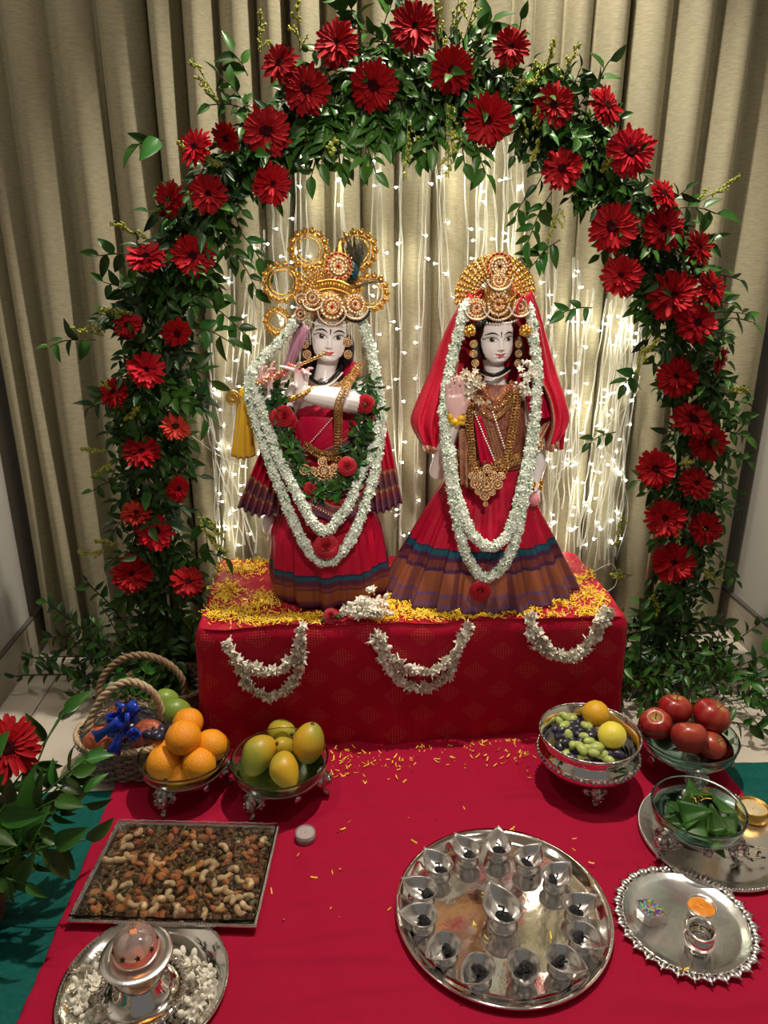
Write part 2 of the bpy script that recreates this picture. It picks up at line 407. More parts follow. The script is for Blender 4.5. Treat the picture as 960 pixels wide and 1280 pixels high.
scatter('marigold_petals', pts, YEL, label='shredded yellow marigold petals heaped on the altar around the idols', cat='petals', lo=.45, hi=.85)
pts = []
for k in range(150):
    px = rnd.uniform(425, 670); py = 935+abs(rnd.gauss(0, 14))+(12 if px < 520 else 0); q = onz(px, py, .01); pts.append((q[0], min(q[1], AY0-.03), .0125))
for k in range(50): q = onz(rnd.gauss(445, 22), rnd.gauss(952, 14), .01); pts.append((q[0], min(q[1], AY0-.03), .0125))
for k in range(50): q = onz(rnd.gauss(630, 22), rnd.gauss(930, 6), .01); pts.append((q[0], min(q[1], AY0-.03), .0125))
for k in range(34): q = onz(rnd.uniform(330, 760), rnd.uniform(960, 1180), .01); pts.append((q[0], q[1], .0125))
scatter('loose_petals', pts, YEL, label='yellow petals strewn on the crimson cloth in front of the altar', cat='petals', lo=.45, hi=.85)
# ================================================================== FLOWER ARCH
YA = 1.78
arch_px = [(214, 872), (208, 800), (200, 720), (196, 640), (190, 560), (186, 490), (192, 420), (212, 340), (245, 265), (290, 200), (345, 145), (405, 100), (470, 78),
           (530, 78), (590, 92), (640, 112), (690, 142), (738, 185), (780, 240), (815, 305), (845, 380), (856, 460), (858, 540), (852, 620), (842, 700), (832, 780), (828, 872)]
arch_pts = [ony(a, b, YA) for a, b in arch_px]
arch_pts[0][2] = .01; arch_pts[-1][2] = .01
arch_c = spline(arch_pts, 240)
arch = thing('flower_arch', 'tall arch dressed with green foliage and goldenrod, standing behind the altar', 'arch', (.2, YA, 0))
IRON = mat('black_iron', (.012, .012, .012), .45, .4)
for dx, dy in ((-.028, -.02), (.028, -.02), (0, .03)):
    obj('frame_rod', tube(arch_c+A(dx, dy, 0)*1.0, .0045, 8), IRON, arch, world=True)
for px, yy in ((222, .0), (806, 0)):
    q = ony(px, 800, YA+.02); obj('support_post', box((q[0]+.0, YA+.035, .20), (.022, .012, .40)), mat('wood_post', (.16, .09, .045), .6), arch, world=True)

def leaf_mesh(L=1.0, W=.5, fold=.12, bend=.2, seg=5):
    P = []
    for i in range(seg+1):
        t = i/seg; ww = W*.5*math.sin(math.pi*min(1, t**.8*.97+.03))**.8*(1-.15*t)
        if i == 0: ww = .012
        if i == seg: ww = .004
        zc = -bend*t*t
        P.append([(-ww, t*L, zc+fold*ww*2), (0, t*L, zc), (ww, t*L, zc+fold*ww*2)])
    return grid(P)
leafA = leaf_mesh(1, .52, .25, .18, 4); leafB = leaf_mesh(1, .40, .3, .30, 4); leafC = leaf_mesh(1, .24, .3, .2, 4)
leaf_me = [mkmesh('leaf', leaf_mesh(1, .55, .25, .2, 6), m=LEAF2), mkmesh('leaf', leaf_mesh(1, .42, .3, .32, 6), m=LEAF2)]
def sprig(p, d, L, nleaf, lsize, droop=.4, up=A(0, 0, 1), r=rnd):
    """returns (stem points, leaf placements)"""
    d = nrm(d); pts = []; q = np.array(p, float)
    for i in range(7):
        pts.append(q.copy()); q = q+d*L/6; d = nrm(d+A(r.gauss(0, .08), r.gauss(0, .08), -droop/6+r.gauss(0, .05)))
    pts = np.array(pts); out = []; ro = r.uniform(0, 6.28)
    for k in range(nleaf):
        t = .2+.8*k/max(1, nleaf-1); f_ = t*6; i = min(5, int(f_)); pos = pts[i]+(pts[i+1]-pts[i])*(f_-i); T = nrm(pts[i+1]-pts[i])
        ang = ro+k*2.4 if lsize > 0 else 0
        side = nrm(np.cross(T, A(.1, -1, .3))); side = side*(1 if k % 2 else -1)+A(r.gauss(0, .25), r.gauss(-.12, .25), r.gauss(0, .25))
        dr = nrm(T*(.55 if k < nleaf-1 else 2)+side*.8+A(0, 0, -.12))
        n = nrm(A(r.gauss(0, .5), -.75+r.gauss(0, .35), .65+r.gauss(0, .45)))     # leaf blades face out and up
        x = nrm(np.cross(dr, n)); n = np.cross(x, dr)
        out.append((np.stack([x, dr, n], 1), abs(lsize)*r.uniform(.7, 1.2), pos))
    return pts, out
stems = []; bulk = {0: [], 1: [], 2: []}; singles = []
def arch_at(s):
    i = min(len(arch_c)-2, int(s*(len(arch_c)-1))); T = nrm(arch_c[i+1]-arch_c[i]); O = nrm(np.cross(A(0, 1, 0), T))
    c = arch_c[i]
    if np.dot(O, c-A(.2, YA, .75)) < 0: O = -O
    return c, T, O
for k in range(820):
    s = rnd.uniform(.03, .97); c, T, O = arch_at(s)
    top = 1-abs(s-.5)*2
    a = rnd.uniform(-1, 1); side = rnd.gauss(0, 1)
    d = O*side*.8+A(0, -.65, 0)*abs(rnd.gauss(.7, .4))+T*rnd.gauss(0, .7)+A(0, 0, -.25-.35*(top > .45))
    L = rnd.uniform(.07, .125)
    st, lv = sprig(c+O*rnd.uniform(-.035, .035)+A(0, -.02, 0), d, L, rnd.randint(6, 9), rnd.uniform(.028, .043), droop=.6)
    stems.append(tube(st, [.0012]*7, 4, False))
    front = np.mean(st[:, 1]) < YA-.06
    if front and len(singles) < 200: singles += lv
    else: bulk[rnd.choice((0, 0, 1))] += lv
# the hanging sprays under the crown of the arch, and the shoots that stick out
def shoot(px, py, dx, dz, L, n, ls, dy=-.3, yoff=.03, sng=True, droop=.5, kind=0):
    p = ony(px, py, YA-yoff); st, lv = sprig(p, A(dx, dy, dz), L, n, ls, droop=droop)
    stems.append(tube(st, [.0014]*7, 4, False))
    if sng and len(singles) < 292: singles.extend(lv)
    else: bulk[kind].extend(lv)
for px in list(range(385, 480, 9))+list(range(500, 590, 10)):
    shoot(px, rnd.uniform(110, 140), rnd.gauss(0, .35), -1, rnd.uniform(.08, .15), 9, .043, droop=.4, yoff=.06, sng=False)
for a in ((205, 175, -.8, .1, .05, 3, .055), (160, 318, -1, .1, .06, 4, .045), (120, 425, -1, .1, .10, 6, .045), (262, 380, .8, -.5, .10, 6, .045), (240, 410, 1, 0, .09, 5, .05),
          (232, 455, .8, -.3, .07, 5, .05), (240, 490, .5, -1, .07, 4, .045), (250, 640, .4, -1, .08, 4, .05), (240, 690, 1, .1, .09, 4, .05), (235, 330, 1, -.5, .1, 7, .045), (300, 290, .9, -1, .1, 6, .045),
          (285, 300, .6, -1, .12, 7, .04), (690, 240, -.6, -.8, .12, 9, .045), (700, 300, -.9, -.5, .10, 7, .05), (740, 385, -.8, .1, .08, 5, .045), (800, 460, -.6, -.4, .06, 5, .04), (770, 540, -1, -.1, .08, 5, .035),
          (900, 400, .8, .2, .07, 4, .045), (880, 480, .9, 0, .10, 6, .04), (900, 540, 1, .1, .06, 5, .035), (885, 600, .9, -.1, .08, 5, .04), (890, 690, .9, -.6, .1, 7, .035), (850, 260, 1, .1, .08, 5, .06),
          (660, 245, -.7, -.6, .05, 4, .04), (450, 40, -.3, 1, .08, 8, .05), (480, 30, .4, 1, .08, 8, .05), (590, 80, .2, 1, .08, 6, .055), (430, 20, 0, 1, .06, 6, .05), (740, 120, .3, 1, .07, 4, .05), (310, 95, -.5, 1, .05, 4, .05)):
    shoot(*a)
obj('twigs', join(stems), TWIG, arch, world=True, kind='stuff')
for R, s, t in singles[:296]: inst('leaf', rnd.choice(leaf_me), arch, R, s, t, world=True)
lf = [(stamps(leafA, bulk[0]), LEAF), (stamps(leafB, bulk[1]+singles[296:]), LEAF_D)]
obj('foliage', lf, None, arch, world=True, kind='stuff')
# goldenrod: slender plumes of tiny yellow-green buds
bud = sph((0, 0, 0), .0020, (1, 1, 1.3), 3, 5)
def goldenrod(px, py, dx, dz, L=.10, yoff=.09):
    p = ony(px, py, YA-yoff); d = nrm(A(dx, -.25, dz)); st = []; pl = []
    for b in range(7):
        t = b/7; q = p+d*L*t; bd = nrm(d+A(rnd.gauss(0, .6), rnd.gauss(0, .5), rnd.gauss(0, .4)))*L*.38*(1.1-t)
        st.append(tube([q, q+bd*.5, q+bd+A(0, 0, -.003)], .0006, 3, False))
        for k in range(15): pl.append((np.eye(3), rnd.uniform(.6, 1.3), q+bd*rnd.uniform(.15, 1)+A(rnd.gauss(0, .0018), rnd.gauss(0, .0018), rnd.gauss(0, .0018))))
    st.append(tube([p, p+d*L*.5, p+d*L], .0009, 4, False))
    obj('goldenrod_sprig', [(join(st), STEMG), (stamps(bud, pl), YGREEN)], None, arch, world=True)
for a in ((275, 130, -.6, 1, .1), (325, 65, .1, 1, .07), (375, 65, 0, 1, .09), (240, 205, -.6, 1, .05), (250, 270, -.3, .8, .05), (185, 300, -1, .5, .08), (165, 390, -1, .1, .07), (130, 420, -1, .3, .07),
          (150, 500, -.2, .4, .06), (155, 525, .4, .3, .06), (135, 565, -1, .2, .06), (140, 580, -.7, -.4, .05), (140, 690, -1, .1, .08), (150, 680, -1, .3, .06), (250, 660, .8, -.8, .09), (245, 640, .7, -.7, .1), (565, 60, .1, 1, .12),
          (580, 50, .3, 1, .1), (550, 60, -.2, 1, .08), (635, 95, .3, .7, .06), (640, 110, .5, .1, .05), (680, 95, .2, 1, .07), (705, 100, .3, 1, .07), (670, 110, -.2, 1, .05), (560, 160, 0, -1, .1), (555, 130, .2, -1, .1), (660, 170, .3, .7, .08),
          (675, 175, -.3, -.6, .05), (700, 260, -.3, -.8, .08), (750, 215, .2, .3, .04), (800, 265, .2, -1, .1), (870, 255, 1, .7, .1), (805, 430, -.2, -.6, .07), (800, 445, .3, .4, .06), (850, 580, .1, .1, .04),
          (845, 650, .1, -.9, .06), (870, 655, .5, -.2, .06), (780, 640, -.2, -.9, .09), (785, 720, -.6, .2, .07), (820, 730, 0, -1, .09), (880, 710, .7, -.5, .06), (780, 760, -.1, -1, .06), (860, 545, .5, .2, .05), (900, 490, 1, .1, .07),
          (510, 150, -.1, -1, .12), (415, 160, 0, -.8, .06), (280, 210, -.5, .3, .05)):
    goldenrod(*a)

# ---- gerberas
def gerbera_parts(seed, ragged=.25, cup=.25):
    r = random.Random(seed); out = []
    for layer, (n, L, W, z0, tilt) in enumerate(((27, 1.0, .225, 0, cup*.35), (24, .86, .2, .03, cup*.7), (20, .52, .12, .07, cup*1.3))):
        for k in range(n):
            a = (k+r.uniform(-.22, .22))/n*2*math.pi; l = L*r.uniform(.88, 1.06); w_ = W*r.uniform(.8, 1.1); b = tilt+r.gauss(0, .07*(1+ragged)); dr = r.uniform(.02, .2)*(1+ragged*2)
            P = []
            for t, ww in ((.10, .35), (.35, .8), (.65, 1.0), (.88, .85), (1.0, .35)):
                z = z0+b*l*t-dr*t*t*.9
                P.append([(-w_*ww/2, l*t, z+.02), (0, l*t*(1.0 if t < 1 else .975), z-.012), (w_*ww/2, l*t, z+.02)])
            v, f = grid(P); c, s = math.cos(a), math.sin(a); v = v @ np.array([[c, s, 0], [-s, c, 0], [0, 0, 1]]); out.append((v, f))
    pet = join(out)
    frill = []
    for k in range(34):
        a = k/34*2*math.pi+r.uniform(-.05, .05); rr = r.uniform(.22, .36)
        frill.append(tube([(rr*.7*math.cos(a), rr*.7*math.sin(a), .06), (rr*math.cos(a), rr*math.sin(a), .14+r.uniform(0, .05))], [.02, .008], 4))
    disc = lathe([(.001, .16), (.07, .155), (.12, .18), (.19, .17), (.26, .12), (.27, .03)], 20)
    return pet, join([disc]+frill)
gm = {}
for v in range(4):
    pet, disc = gerbera_parts(v+3, .25+.2*(v == 3), .3+.12*v)
    for cn, cm in (('red', GERB), ('crimson', GERB_P), ('orange', GERB_O)):
        gm[(v, cn)] = mkmesh('petals', pet, m=cm)
    gm[(v, 'c')] = mkmesh('centre', disc, m=GERB_C)
stem_me = mkmesh('stem', join([tube([(0, 0, -.9), (.03, 0, -.4), (0, 0, -.05)], [.05, .045, .06], 6), lathe([(.05, -.16), (.16, -.06), (.2, .0)], 12)]), m=STEMG)
def gerbera(px, py, rpx, nx=0, nz=0, label='', col='red', Y=YA-.105, group=None):
    p = ony(px, py, Y); depth_ = (p-_C) @ _f; R_ = rpx*depth_/F
    tocam = nrm(_C-p); d = nrm(tocam+A(nx, 0, nz)+A(rnd.gauss(0, .08), 0, rnd.gauss(0, .08)+.05))
    v = rnd.randrange(4); t = thing('gerbera', label, 'flower', (0, 0, 0), group)
    R = frame(d, roll=rnd.uniform(0, 6.28)); M4 = Matrix.Identity(4)
    for i in range(3):
        for j in range(3): M4[i][j] = float(R[i][j])*R_
    M4.translation = Vector(p.tolist()); t.matrix_basis = M4
    obj('petals', gm[(v, col)], parent=t); obj('centre', gm[(v, 'c')], parent=t); obj('stem', stem_me, parent=t)
    return t
def nth(n): return ['lowest', 'second', 'third', 'fourth', 'fifth', 'sixth', 'seventh', 'eighth', 'ninth', 'tenth', 'eleventh', 'twelfth', 'thirteenth', 'fourteenth', 'fifteenth', 'sixteenth'][n]
left = [(165, 717, 26, .1, .1, 'red'), (234, 727, 22, .3, .4, 'red'), (194, 665, 24, 0, .1, 'crimson'), (170, 642, 20, -.2, .9, 'orange'), (222, 611, 18, .7, -.5, 'red'), (177, 566, 25, -.1, .9, 'red'),
        (219, 534, 20, .4, 1.0, 'orange'), (144, 490, 22, -.8, .2, 'red'), (183, 463, 25, .1, .6, 'crimson'), (221, 416, 20, .3, -.6, 'red'), (160, 407, 20, -.5, .8, 'red'),
        (183, 323, 27, -.4, 1.1, 'crimson'), (241, 320, 28, .2, .1, 'red')]
for i, (a, b, c, nx, nz, col) in enumerate(left):
    gerbera(a, b, c, nx, nz, '%s gerbera, %s from the floor on the left leg of the arch' % ({'red': 'red', 'crimson': 'bright crimson', 'orange': 'orange-tinged red'}[col], nth(i)), col, group='gerberas on the arch')
arc = [(213, 250, 24, -.9, .2, 'red'), (260, 243, 25, .1, .1, 'red'), (245, 185, 25, -.8, .5, 'crimson'), (340, 230, 26, .3, -.1, 'red'), (283, 172, 20, -.5, -.3, 'red'), (333, 165, 32, 0, .1, 'red'), (350, 80, 25, -.4, .3, 'red'),
       (383, 112, 31, 0, .3, 'red'), (422, 55, 30, -.2, .5, 'red'), (467, 107, 31, 0, 0, 'red'), (518, 35, 32, 0, .2, 'red'), (564, 88, 29, .1, -.1, 'red'), (611, 150, 32, 0, 0, 'red'), (638, 60, 25, .3, .4, 'red'), (692, 132, 28, .1, .1, 'red'),
       (757, 133, 27, .8, .5, 'red')]
for i, (a, b, c, nx, nz, col) in enumerate(arc):
    gerbera(a, b, c, nx, nz, ('%s red gerbera along the top curve of the arch, counted from its left side' % ['first', 'second', 'third', 'fourth', 'fifth', 'sixth', 'seventh', 'eighth', 'ninth', 'tenth', 'eleventh', 'twelfth', 'thirteenth', 'fourteenth', 'fifteenth', 'last'][i]) , col, group='gerberas on the arch')
right = [(842, 704, 27, 0, .1, 'red'), (881, 661, 22, .4, 0, 'red'), (832, 648, 26, 0, .2, 'red'), (869, 605, 23, .5, .5, 'red'), (820, 586, 26, 0, 0, 'red'), (886, 553, 25, .4, -.2, 'red'), (866, 525, 27, .3, .5, 'red'), (846, 471, 26, 0, 0, 'red'),
         (901, 450, 18, 1.2, -.3, 'red'), (870, 405, 28, .3, .4, 'crimson'), (842, 370, 33, 0, .1, 'red'), (889, 360, 24, .9, .3, 'red'), (777, 345, 27, 0, .2, 'red'), (872, 310, 24, 1.1, .3, 'red'), (828, 287, 29, .2, .3, 'red'),
         (766, 284, 32, 0, 0, 'red')]
for i, (a, b, c, nx, nz, col) in enumerate(right):
    gerbera(a, b, c, nx, nz, '%s gerbera, %s from the floor on the right leg of the arch' % ('bright crimson' if col == 'crimson' else 'red', nth(i)), col, group='gerberas on the arch')
for a, b, c, nx, nz, lab in ((703, 212, 28, -.1, .3, 'red gerbera hanging inside the right shoulder of the arch'), (788, 190, 32, .3, .1, 'bright red gerbera on the outside of the right shoulder of the arch'),
                             (829, 243, 23, 1.0, .5, 'red gerbera seen from its side on the right shoulder of the arch, beside pale leaves')):
    gerbera(a, b, c, nx, nz, lab, 'crimson' if a == 788 else 'red', group='gerberas on the arch')

# ---- cut branches heaped at the two feet of the arch
def heap(name, label, cx, cy, spread, n, extra, seed, ybias=0, nsing=150):
    t = thing(name, label, 'branches', (cx, cy, 0)); r = random.Random(seed); st = []; lv = []
    for k in range(n):
        a = r.uniform(0, 2*math.pi); d = A(math.cos(a), math.sin(a)*.8-.15, r.uniform(.15, 1.6)); p = A(cx+r.gauss(0, spread*.45), cy+r.gauss(0, spread*.28), r.uniform(.015, .07))
        s_, l_ = sprig(p, d, r.uniform(.10, .2), r.randint(9, 13), r.uniform(.026, .036), droop=1.1, r=r); s_[:, 2] = np.maximum(s_[:, 2], .008); s_[:, 0] = np.clip(s_[:, 0], XL+.03, XR-.04); st.append(tube(s_, .0015, 4, False)); lv += l_
    for (px, py, z, dx, dy, dz, L, nl, ls) in extra:
        p = onz(px, py, z); s_, l_ = sprig(p, A(dx, dy, dz), L, nl, ls, droop=.5, r=r); st.append(tube(s_, .002, 4, False)); lv += l_
    lv = [(R, s, np.clip(q, A(XL+.04, -9, .012), A(XR-.05, 9, 9))) for R, s, q in lv]
    lv.sort(key=lambda q: q[2][1]); sg = lv[:nsing]; bk = lv[nsing:]
    obj('branches', join(st), TWIG, t, world=True, kind='stuff')
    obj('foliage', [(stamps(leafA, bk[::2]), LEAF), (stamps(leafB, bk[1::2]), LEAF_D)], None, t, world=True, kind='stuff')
    for R, s, q in sg: inst('leaf', r.choice(leaf_me), t, R, s, q, world=True)
c = onz(190, 850)
heap('cut_branches', 'leafy green branches heaped on the floor behind the two handled baskets', c[0]+.01, 1.76, .20, 95,
     [(150, 830, .03, -1, .1, .9, .26, 15, .034), (160, 840, .1, -.8, -.1, 1.2, .24, 14, .036), (130, 850, .03, -1, -.1, .3, .22, 12, .032), (170, 800, .15, -.6, 0, 1.3, .2, 12, .036), (140, 820, .05, -1, -.3, .2, .24, 12, .03),
      (200, 800, .1, .2, -.1, 1, .2, 12, .04), (230, 830, .1, .4, -.1, .8, .15, 10, .035)], 11, nsing=130)
c = onz(840, 870)
heap('cut_branches', 'leafy green branches heaped on the floor behind the bowl of apples', c[0]-.01, 1.67, .22, 95,
     [(870, 870, .05, 1, .1, .7, .3, 14, .04), (890, 880, .03, 1, -.2, .3, .3, 14, .042), (900, 860, .03, 1, .1, .3, .24, 12, .04), (860, 850, .05, 1, .2, 1, .24, 12, .036), (840, 900, .04, 1, -.5, .3, .2, 12, .04),
      (800, 840, .1, -.1, 0, 1, .2, 12, .036), (830, 780, .15, .6, -.2, .2, .16, 10, .045), (920, 850, .03, 1, -.3, .3, .16, 9, .04)], 23, nsing=130)
for px, py, dz_ in ((205, 770, .3), (212, 800, .3), (208, 760, .5), (825, 770, .4), (840, 800, .3), (835, 740, .5), (820, 820, .2)):
    pass

# ================================================================== FAIRY LIGHTS
YLt = 1.925
WIRE = mat('light_wire', (.72, .72, .64), .35, spec=.6)
BULB = mat('led_bulb', (1, 1, 1), .3, emis=(1, .97, .86), estr=26)
CAPM = mat('led_cap', (.85, .87, .85), .3, trans=.3)
fairy = thing('fairy_lights', 'white fairy lights hanging in strands before the curtain, inside the arch', 'lights', (.2, YLt, 0))
bulb_me = mkmesh('bulb', [(sph((0, 0, .012), .0029, (1, 1, 1), 5, 8), BULB), (tube([(0, 0, 0), (0, 0, .009)], .0022, 6), CAPM)])
LR = random.Random(5)
strands = []
for (x0, y0, x1, y1, n) in ((375, 180, 368, 640, 3), (425, 185, 430, 600, 4), (470, 170, 476, 690, 3), (497, 190, 505, 690, 2), (525, 180, 522, 690, 2), (550, 175, 552, 600, 3), (590, 150, 580, 640, 3), (610, 170, 600, 560, 4), (640, 170, 640, 520, 5),
                            (300, 330, 280, 690, 4), (320, 290, 330, 690, 4), (265, 420, 285, 690, 3), (250, 470, 320, 695, 3), (345, 240, 355, 640, 3),
                            (690, 330, 690, 690, 5), (722, 320, 705, 700, 5), (765, 375, 735, 690, 6), (785, 370, 740, 700, 6), (795, 385, 770, 690, 4), (740, 370, 700, 640, 4), (800, 380, 745, 715, 3)):
    for k in range(n): strands.append((x0+LR.gauss(0, 7), y0+LR.gauss(0, 8), x1+LR.gauss(0, 13), y1+LR.gauss(0, 10)))
lamps = []
for i, (x0, y0, x1, y1) in enumerate(strands):
    a = ony(x0, y0, YLt); b = ony(x1, y1, YLt+.0); a[2] = max(a[2], .3); b[2] = max(b[2], .06); m_ = 26; P = []
    ph = LR.uniform(0, 9); am = LR.uniform(.002, .007)
    for k in range(m_):
        t = k/(m_-1); q = a+(b-a)*t
        q = q+A(am*noise1(t*9+ph, i), .008*noise1(t*5+ph, i+2)-.006*LR.random(), 0); P.append(q)
    P = np.array(P); w1 = tube(P, .0009, 4, False); w2 = tube(P+A(.0022, 0, 0)+np.array([[.0012*math.sin(k*1.3), 0, 0] for k in range(m_)]), .0008, 4, False)
    so = obj('light_strand', join([w1, w2]), WIRE, fairy, world=True)
    nb = max(2, int(np.linalg.norm(b-a)/.17))
    for k in range(nb):
        t = (k+LR.uniform(.2, .8))/nb; q = P[int(t*(m_-1))]
        d = nrm(A(LR.choice((-1, 1)), LR.uniform(-.6, 0), LR.uniform(-.3, .3)))
        inst('bulb', bulb_me, so, frame(d), 1.0, q, world=True); lamps.append(q)
# loose wire sagging at the ends
for pts_ in ([(240, 545), (275, 570), (310, 585)], [(705, 700), (735, 715), (765, 705), (770, 730), (750, 745)], [(735, 545), (770, 580), (785, 640), (770, 700)], [(690, 600), (730, 560), (790, 500), (800, 470)], [(470, 625), (490, 640)]):
    obj('light_strand', tube(spline([ony(a, b, YLt) for a, b in pts_], 24), .0011, 5), WIRE, fairy, world=True)
# the light these bulbs give, gathered into a few lamps hanging among them
for (px, py, pw) in ((300, 430, 1.0), (320, 600, 1.6), (410, 240, 1.3), (500, 330, 1.2), (495, 560, 1.2), (590, 230, 1.8), (640, 300, 1.5), (720, 400, 1.6), (770, 420, 1.8), (740, 520, 2.0), (735, 620, 2.0), (700, 690, 1.2), (280, 680, .9)):
    q = ony(px, py, YLt-.05); point('fairy_glow', q, pw*.20, .03, (1, .94, .70))
# ================================================================== THE TWO IDOLS
def plane_fn(Y): return lambda px, py, o=0.0: ony(px, py, Y-o)
BORDER = {}
def border_mat(name, stops, stripe=.0, su=60, red=(.42, .004, .03)):
    m = mat(name, red, .45, spec=.3, bump=.12, bscale=120); nt = m.node_tree; b = nt.nodes['Principled BSDF']
    uv = nt.nodes.new('ShaderNodeUVMap'); s = nt.nodes.new('ShaderNodeSeparateXYZ'); nt.links.new(uv.outputs[0], s.inputs[0])
    sc = nt.nodes.new('ShaderNodeMath'); sc.operation = 'MULTIPLY'; sc.inputs[1].default_value = .5; nt.links.new(s.outputs[1], sc.inputs[0])
    r = nt.nodes.new('ShaderNodeValToRGB'); r.color_ramp.interpolation = 'CONSTANT'
    for i, (p, c) in enumerate(stops):
        e = r.color_ramp.elements[i] if i < 2 else r.color_ramp.elements.new(p/2)
        e.position = p/2; e.color = (*c, 1)
    nt.links.new(sc.outputs[0], r.inputs[0])
    w = nt.nodes.new('ShaderNodeMath'); w.operation = 'MULTIPLY'; w.inputs[1].default_value = su; nt.links.new(s.outputs[0], w.inputs[0])
    fr = nt.nodes.new('ShaderNodeMath'); fr.operation = 'FRACT'; nt.links.new(w.outputs[0], fr.inputs[0])
    lt = nt.nodes.new('ShaderNodeMath'); lt.operation = 'LESS_THAN'; lt.inputs[1].default_value = .22; nt.links.new(fr.outputs[0], lt.inputs[0])
    l2 = nt.nodes.new('ShaderNodeMath'); l2.operation = 'LESS_THAN'; l2.inputs[1].default_value = .86; nt.links.new(s.outputs[1], l2.inputs[0])
    mu = nt.nodes.new('ShaderNodeMath'); mu.operation = 'MULTIPLY'; nt.links.new(lt.outputs[0], mu.inputs[0]); nt.links.new(l2.outputs[0], mu.inputs[1])
    m2 = nt.nodes.new('ShaderNodeMath'); m2.operation = 'MULTIPLY'; m2.inputs[1].default_value = stripe; nt.links.new(mu.outputs[0], m2.inputs[0])
    mx = nt.nodes.new('ShaderNodeMix'); mx.data_type = 'RGBA'; nt.links.new(m2.outputs[0], mx.inputs[0]); nt.links.new(r.outputs[0], mx.inputs[6]); mx.inputs[7].default_value = (.05, .012, .05, 1)
    nt.links.new(mx.outputs[2], b.inputs['Base Color']); return m
PLUM = (.085, .02, .045); TEAL = (.012, .07, .11); RUST = (.25, .07, .025); REDC = (.42, .004, .03)
SARI_K = border_mat('red_sari_with_rust_border', [(0, PLUM), (.12, (.13, .03, .05)), (.2, RUST), (.52, PLUM), (.56, (.19, .04, .025)), (.66, PLUM), (.82, TEAL), (.93, (.03, .02, .06)), (1.0, REDC)], .25, 22)
SARI_R = border_mat('red_sari_with_plaid_border', [(0, (.16, .07, .15)), (.12, (.22, .07, .06)), (.22, (.15, .07, .16)), (.28, (.27, .08, .04)), (.62, (.06, .02, .06)), (.68, (.16, .035, .03)), (.80, (.06, .015, .05)), (.88, TEAL), (.97, (.02, .02, .05)), (1.0, REDC)], .45, 30)
SARI_C = border_mat('cape_with_woven_border', [(0, (.16, .06, .14)), (.1, (.15, .05, .08)), (.42, (.26, .05, .06)), (.62, (.34, .17, .08)), (.72, (.14, .05, .07)), (1.0, (.20, .05, .06)), (1.2, (.34, .17, .08)), (1.3, REDC)], .35, 14)
def skirt(K, Y, levels, dep, zh, bh, npl, amp, mt, parent, seed=0, name='skirt', N=260):
    """levels: (py, xl, xr); rings round the upright axis, deeper pleats towards the hem"""
    P = []; U = []; z0 = None; rows = []
    ys = [l[0] for l in levels]
    for py in np.linspace(ys[0], ys[-1], 46):
        xl = np.interp(py, ys, [l[1] for l in levels]); xr = np.interp(py, ys, [l[2] for l in levels])
        a, b = K(xl, py), K(xr, py); rows.append(((a[0]+b[0])/2, abs(b[0]-a[0])/2, a[2]))
    ztop, zbot = rows[0][2], rows[-1][2]
    for (cx, hw, z) in rows:
        t = (ztop-z)/(ztop-zbot); zz = zh+(z-zbot)*(ztop-zh)/(ztop-zbot); row = []; uu = []
        for k in range(N):
            a = 2*math.pi*k/N; pl = amp*t**1.2*(math.sin(a*npl+seed+1.2*math.sin(a*3+seed)))+amp*.5*t*math.sin(a*npl*2.3+1)
            r_ = 1+pl; row.append((cx+hw*r_*math.sin(a), Y-dep(t)*r_*math.cos(a), zz)); uu.append((k/N*1.0, (zz-zh)/bh))
        P.append(row); U.append(uu)
    uvs = np.array(U).reshape(-1, 2)
    return obj(name, grid(P, cv=True), mt, parent, world=True, uv=uvs, solid=.0012)
def cloth_strip(K, top, bot, n, m_, wave, nw, mt, parent, name='drape', bh=.3, o0=0, o1=0, seed=0, bulge=0, gather=.6, group=None):
    """a hanging cloth from the polyline top to the polyline bot (pixel, pixel, offset)"""
    T = spline([K(a, b, c) for a, b, c in top], n); B = spline([K(a, b, c) for a, b, c in bot], n); P = []; U = []
    for i in range(n):
        row = []; uu = []; s = i/(n-1)
        for j in range(m_):
            t = j/(m_-1); q = T[i]*(1-t)+B[i]*t
            q = q+A(0, -wave*(gather*.3+t)*math.sin(s*nw*2*math.pi+seed+.8*math.sin(t*3))-bulge*math.sin(math.pi*t), 0)
            row.append(q); uu.append((s, (1-t)/bh))
        P.append(row); U.append(uu)
    return obj(name, grid(P), mt, parent, world=True, uv=np.array(U).reshape(-1, 2), solid=.0011)

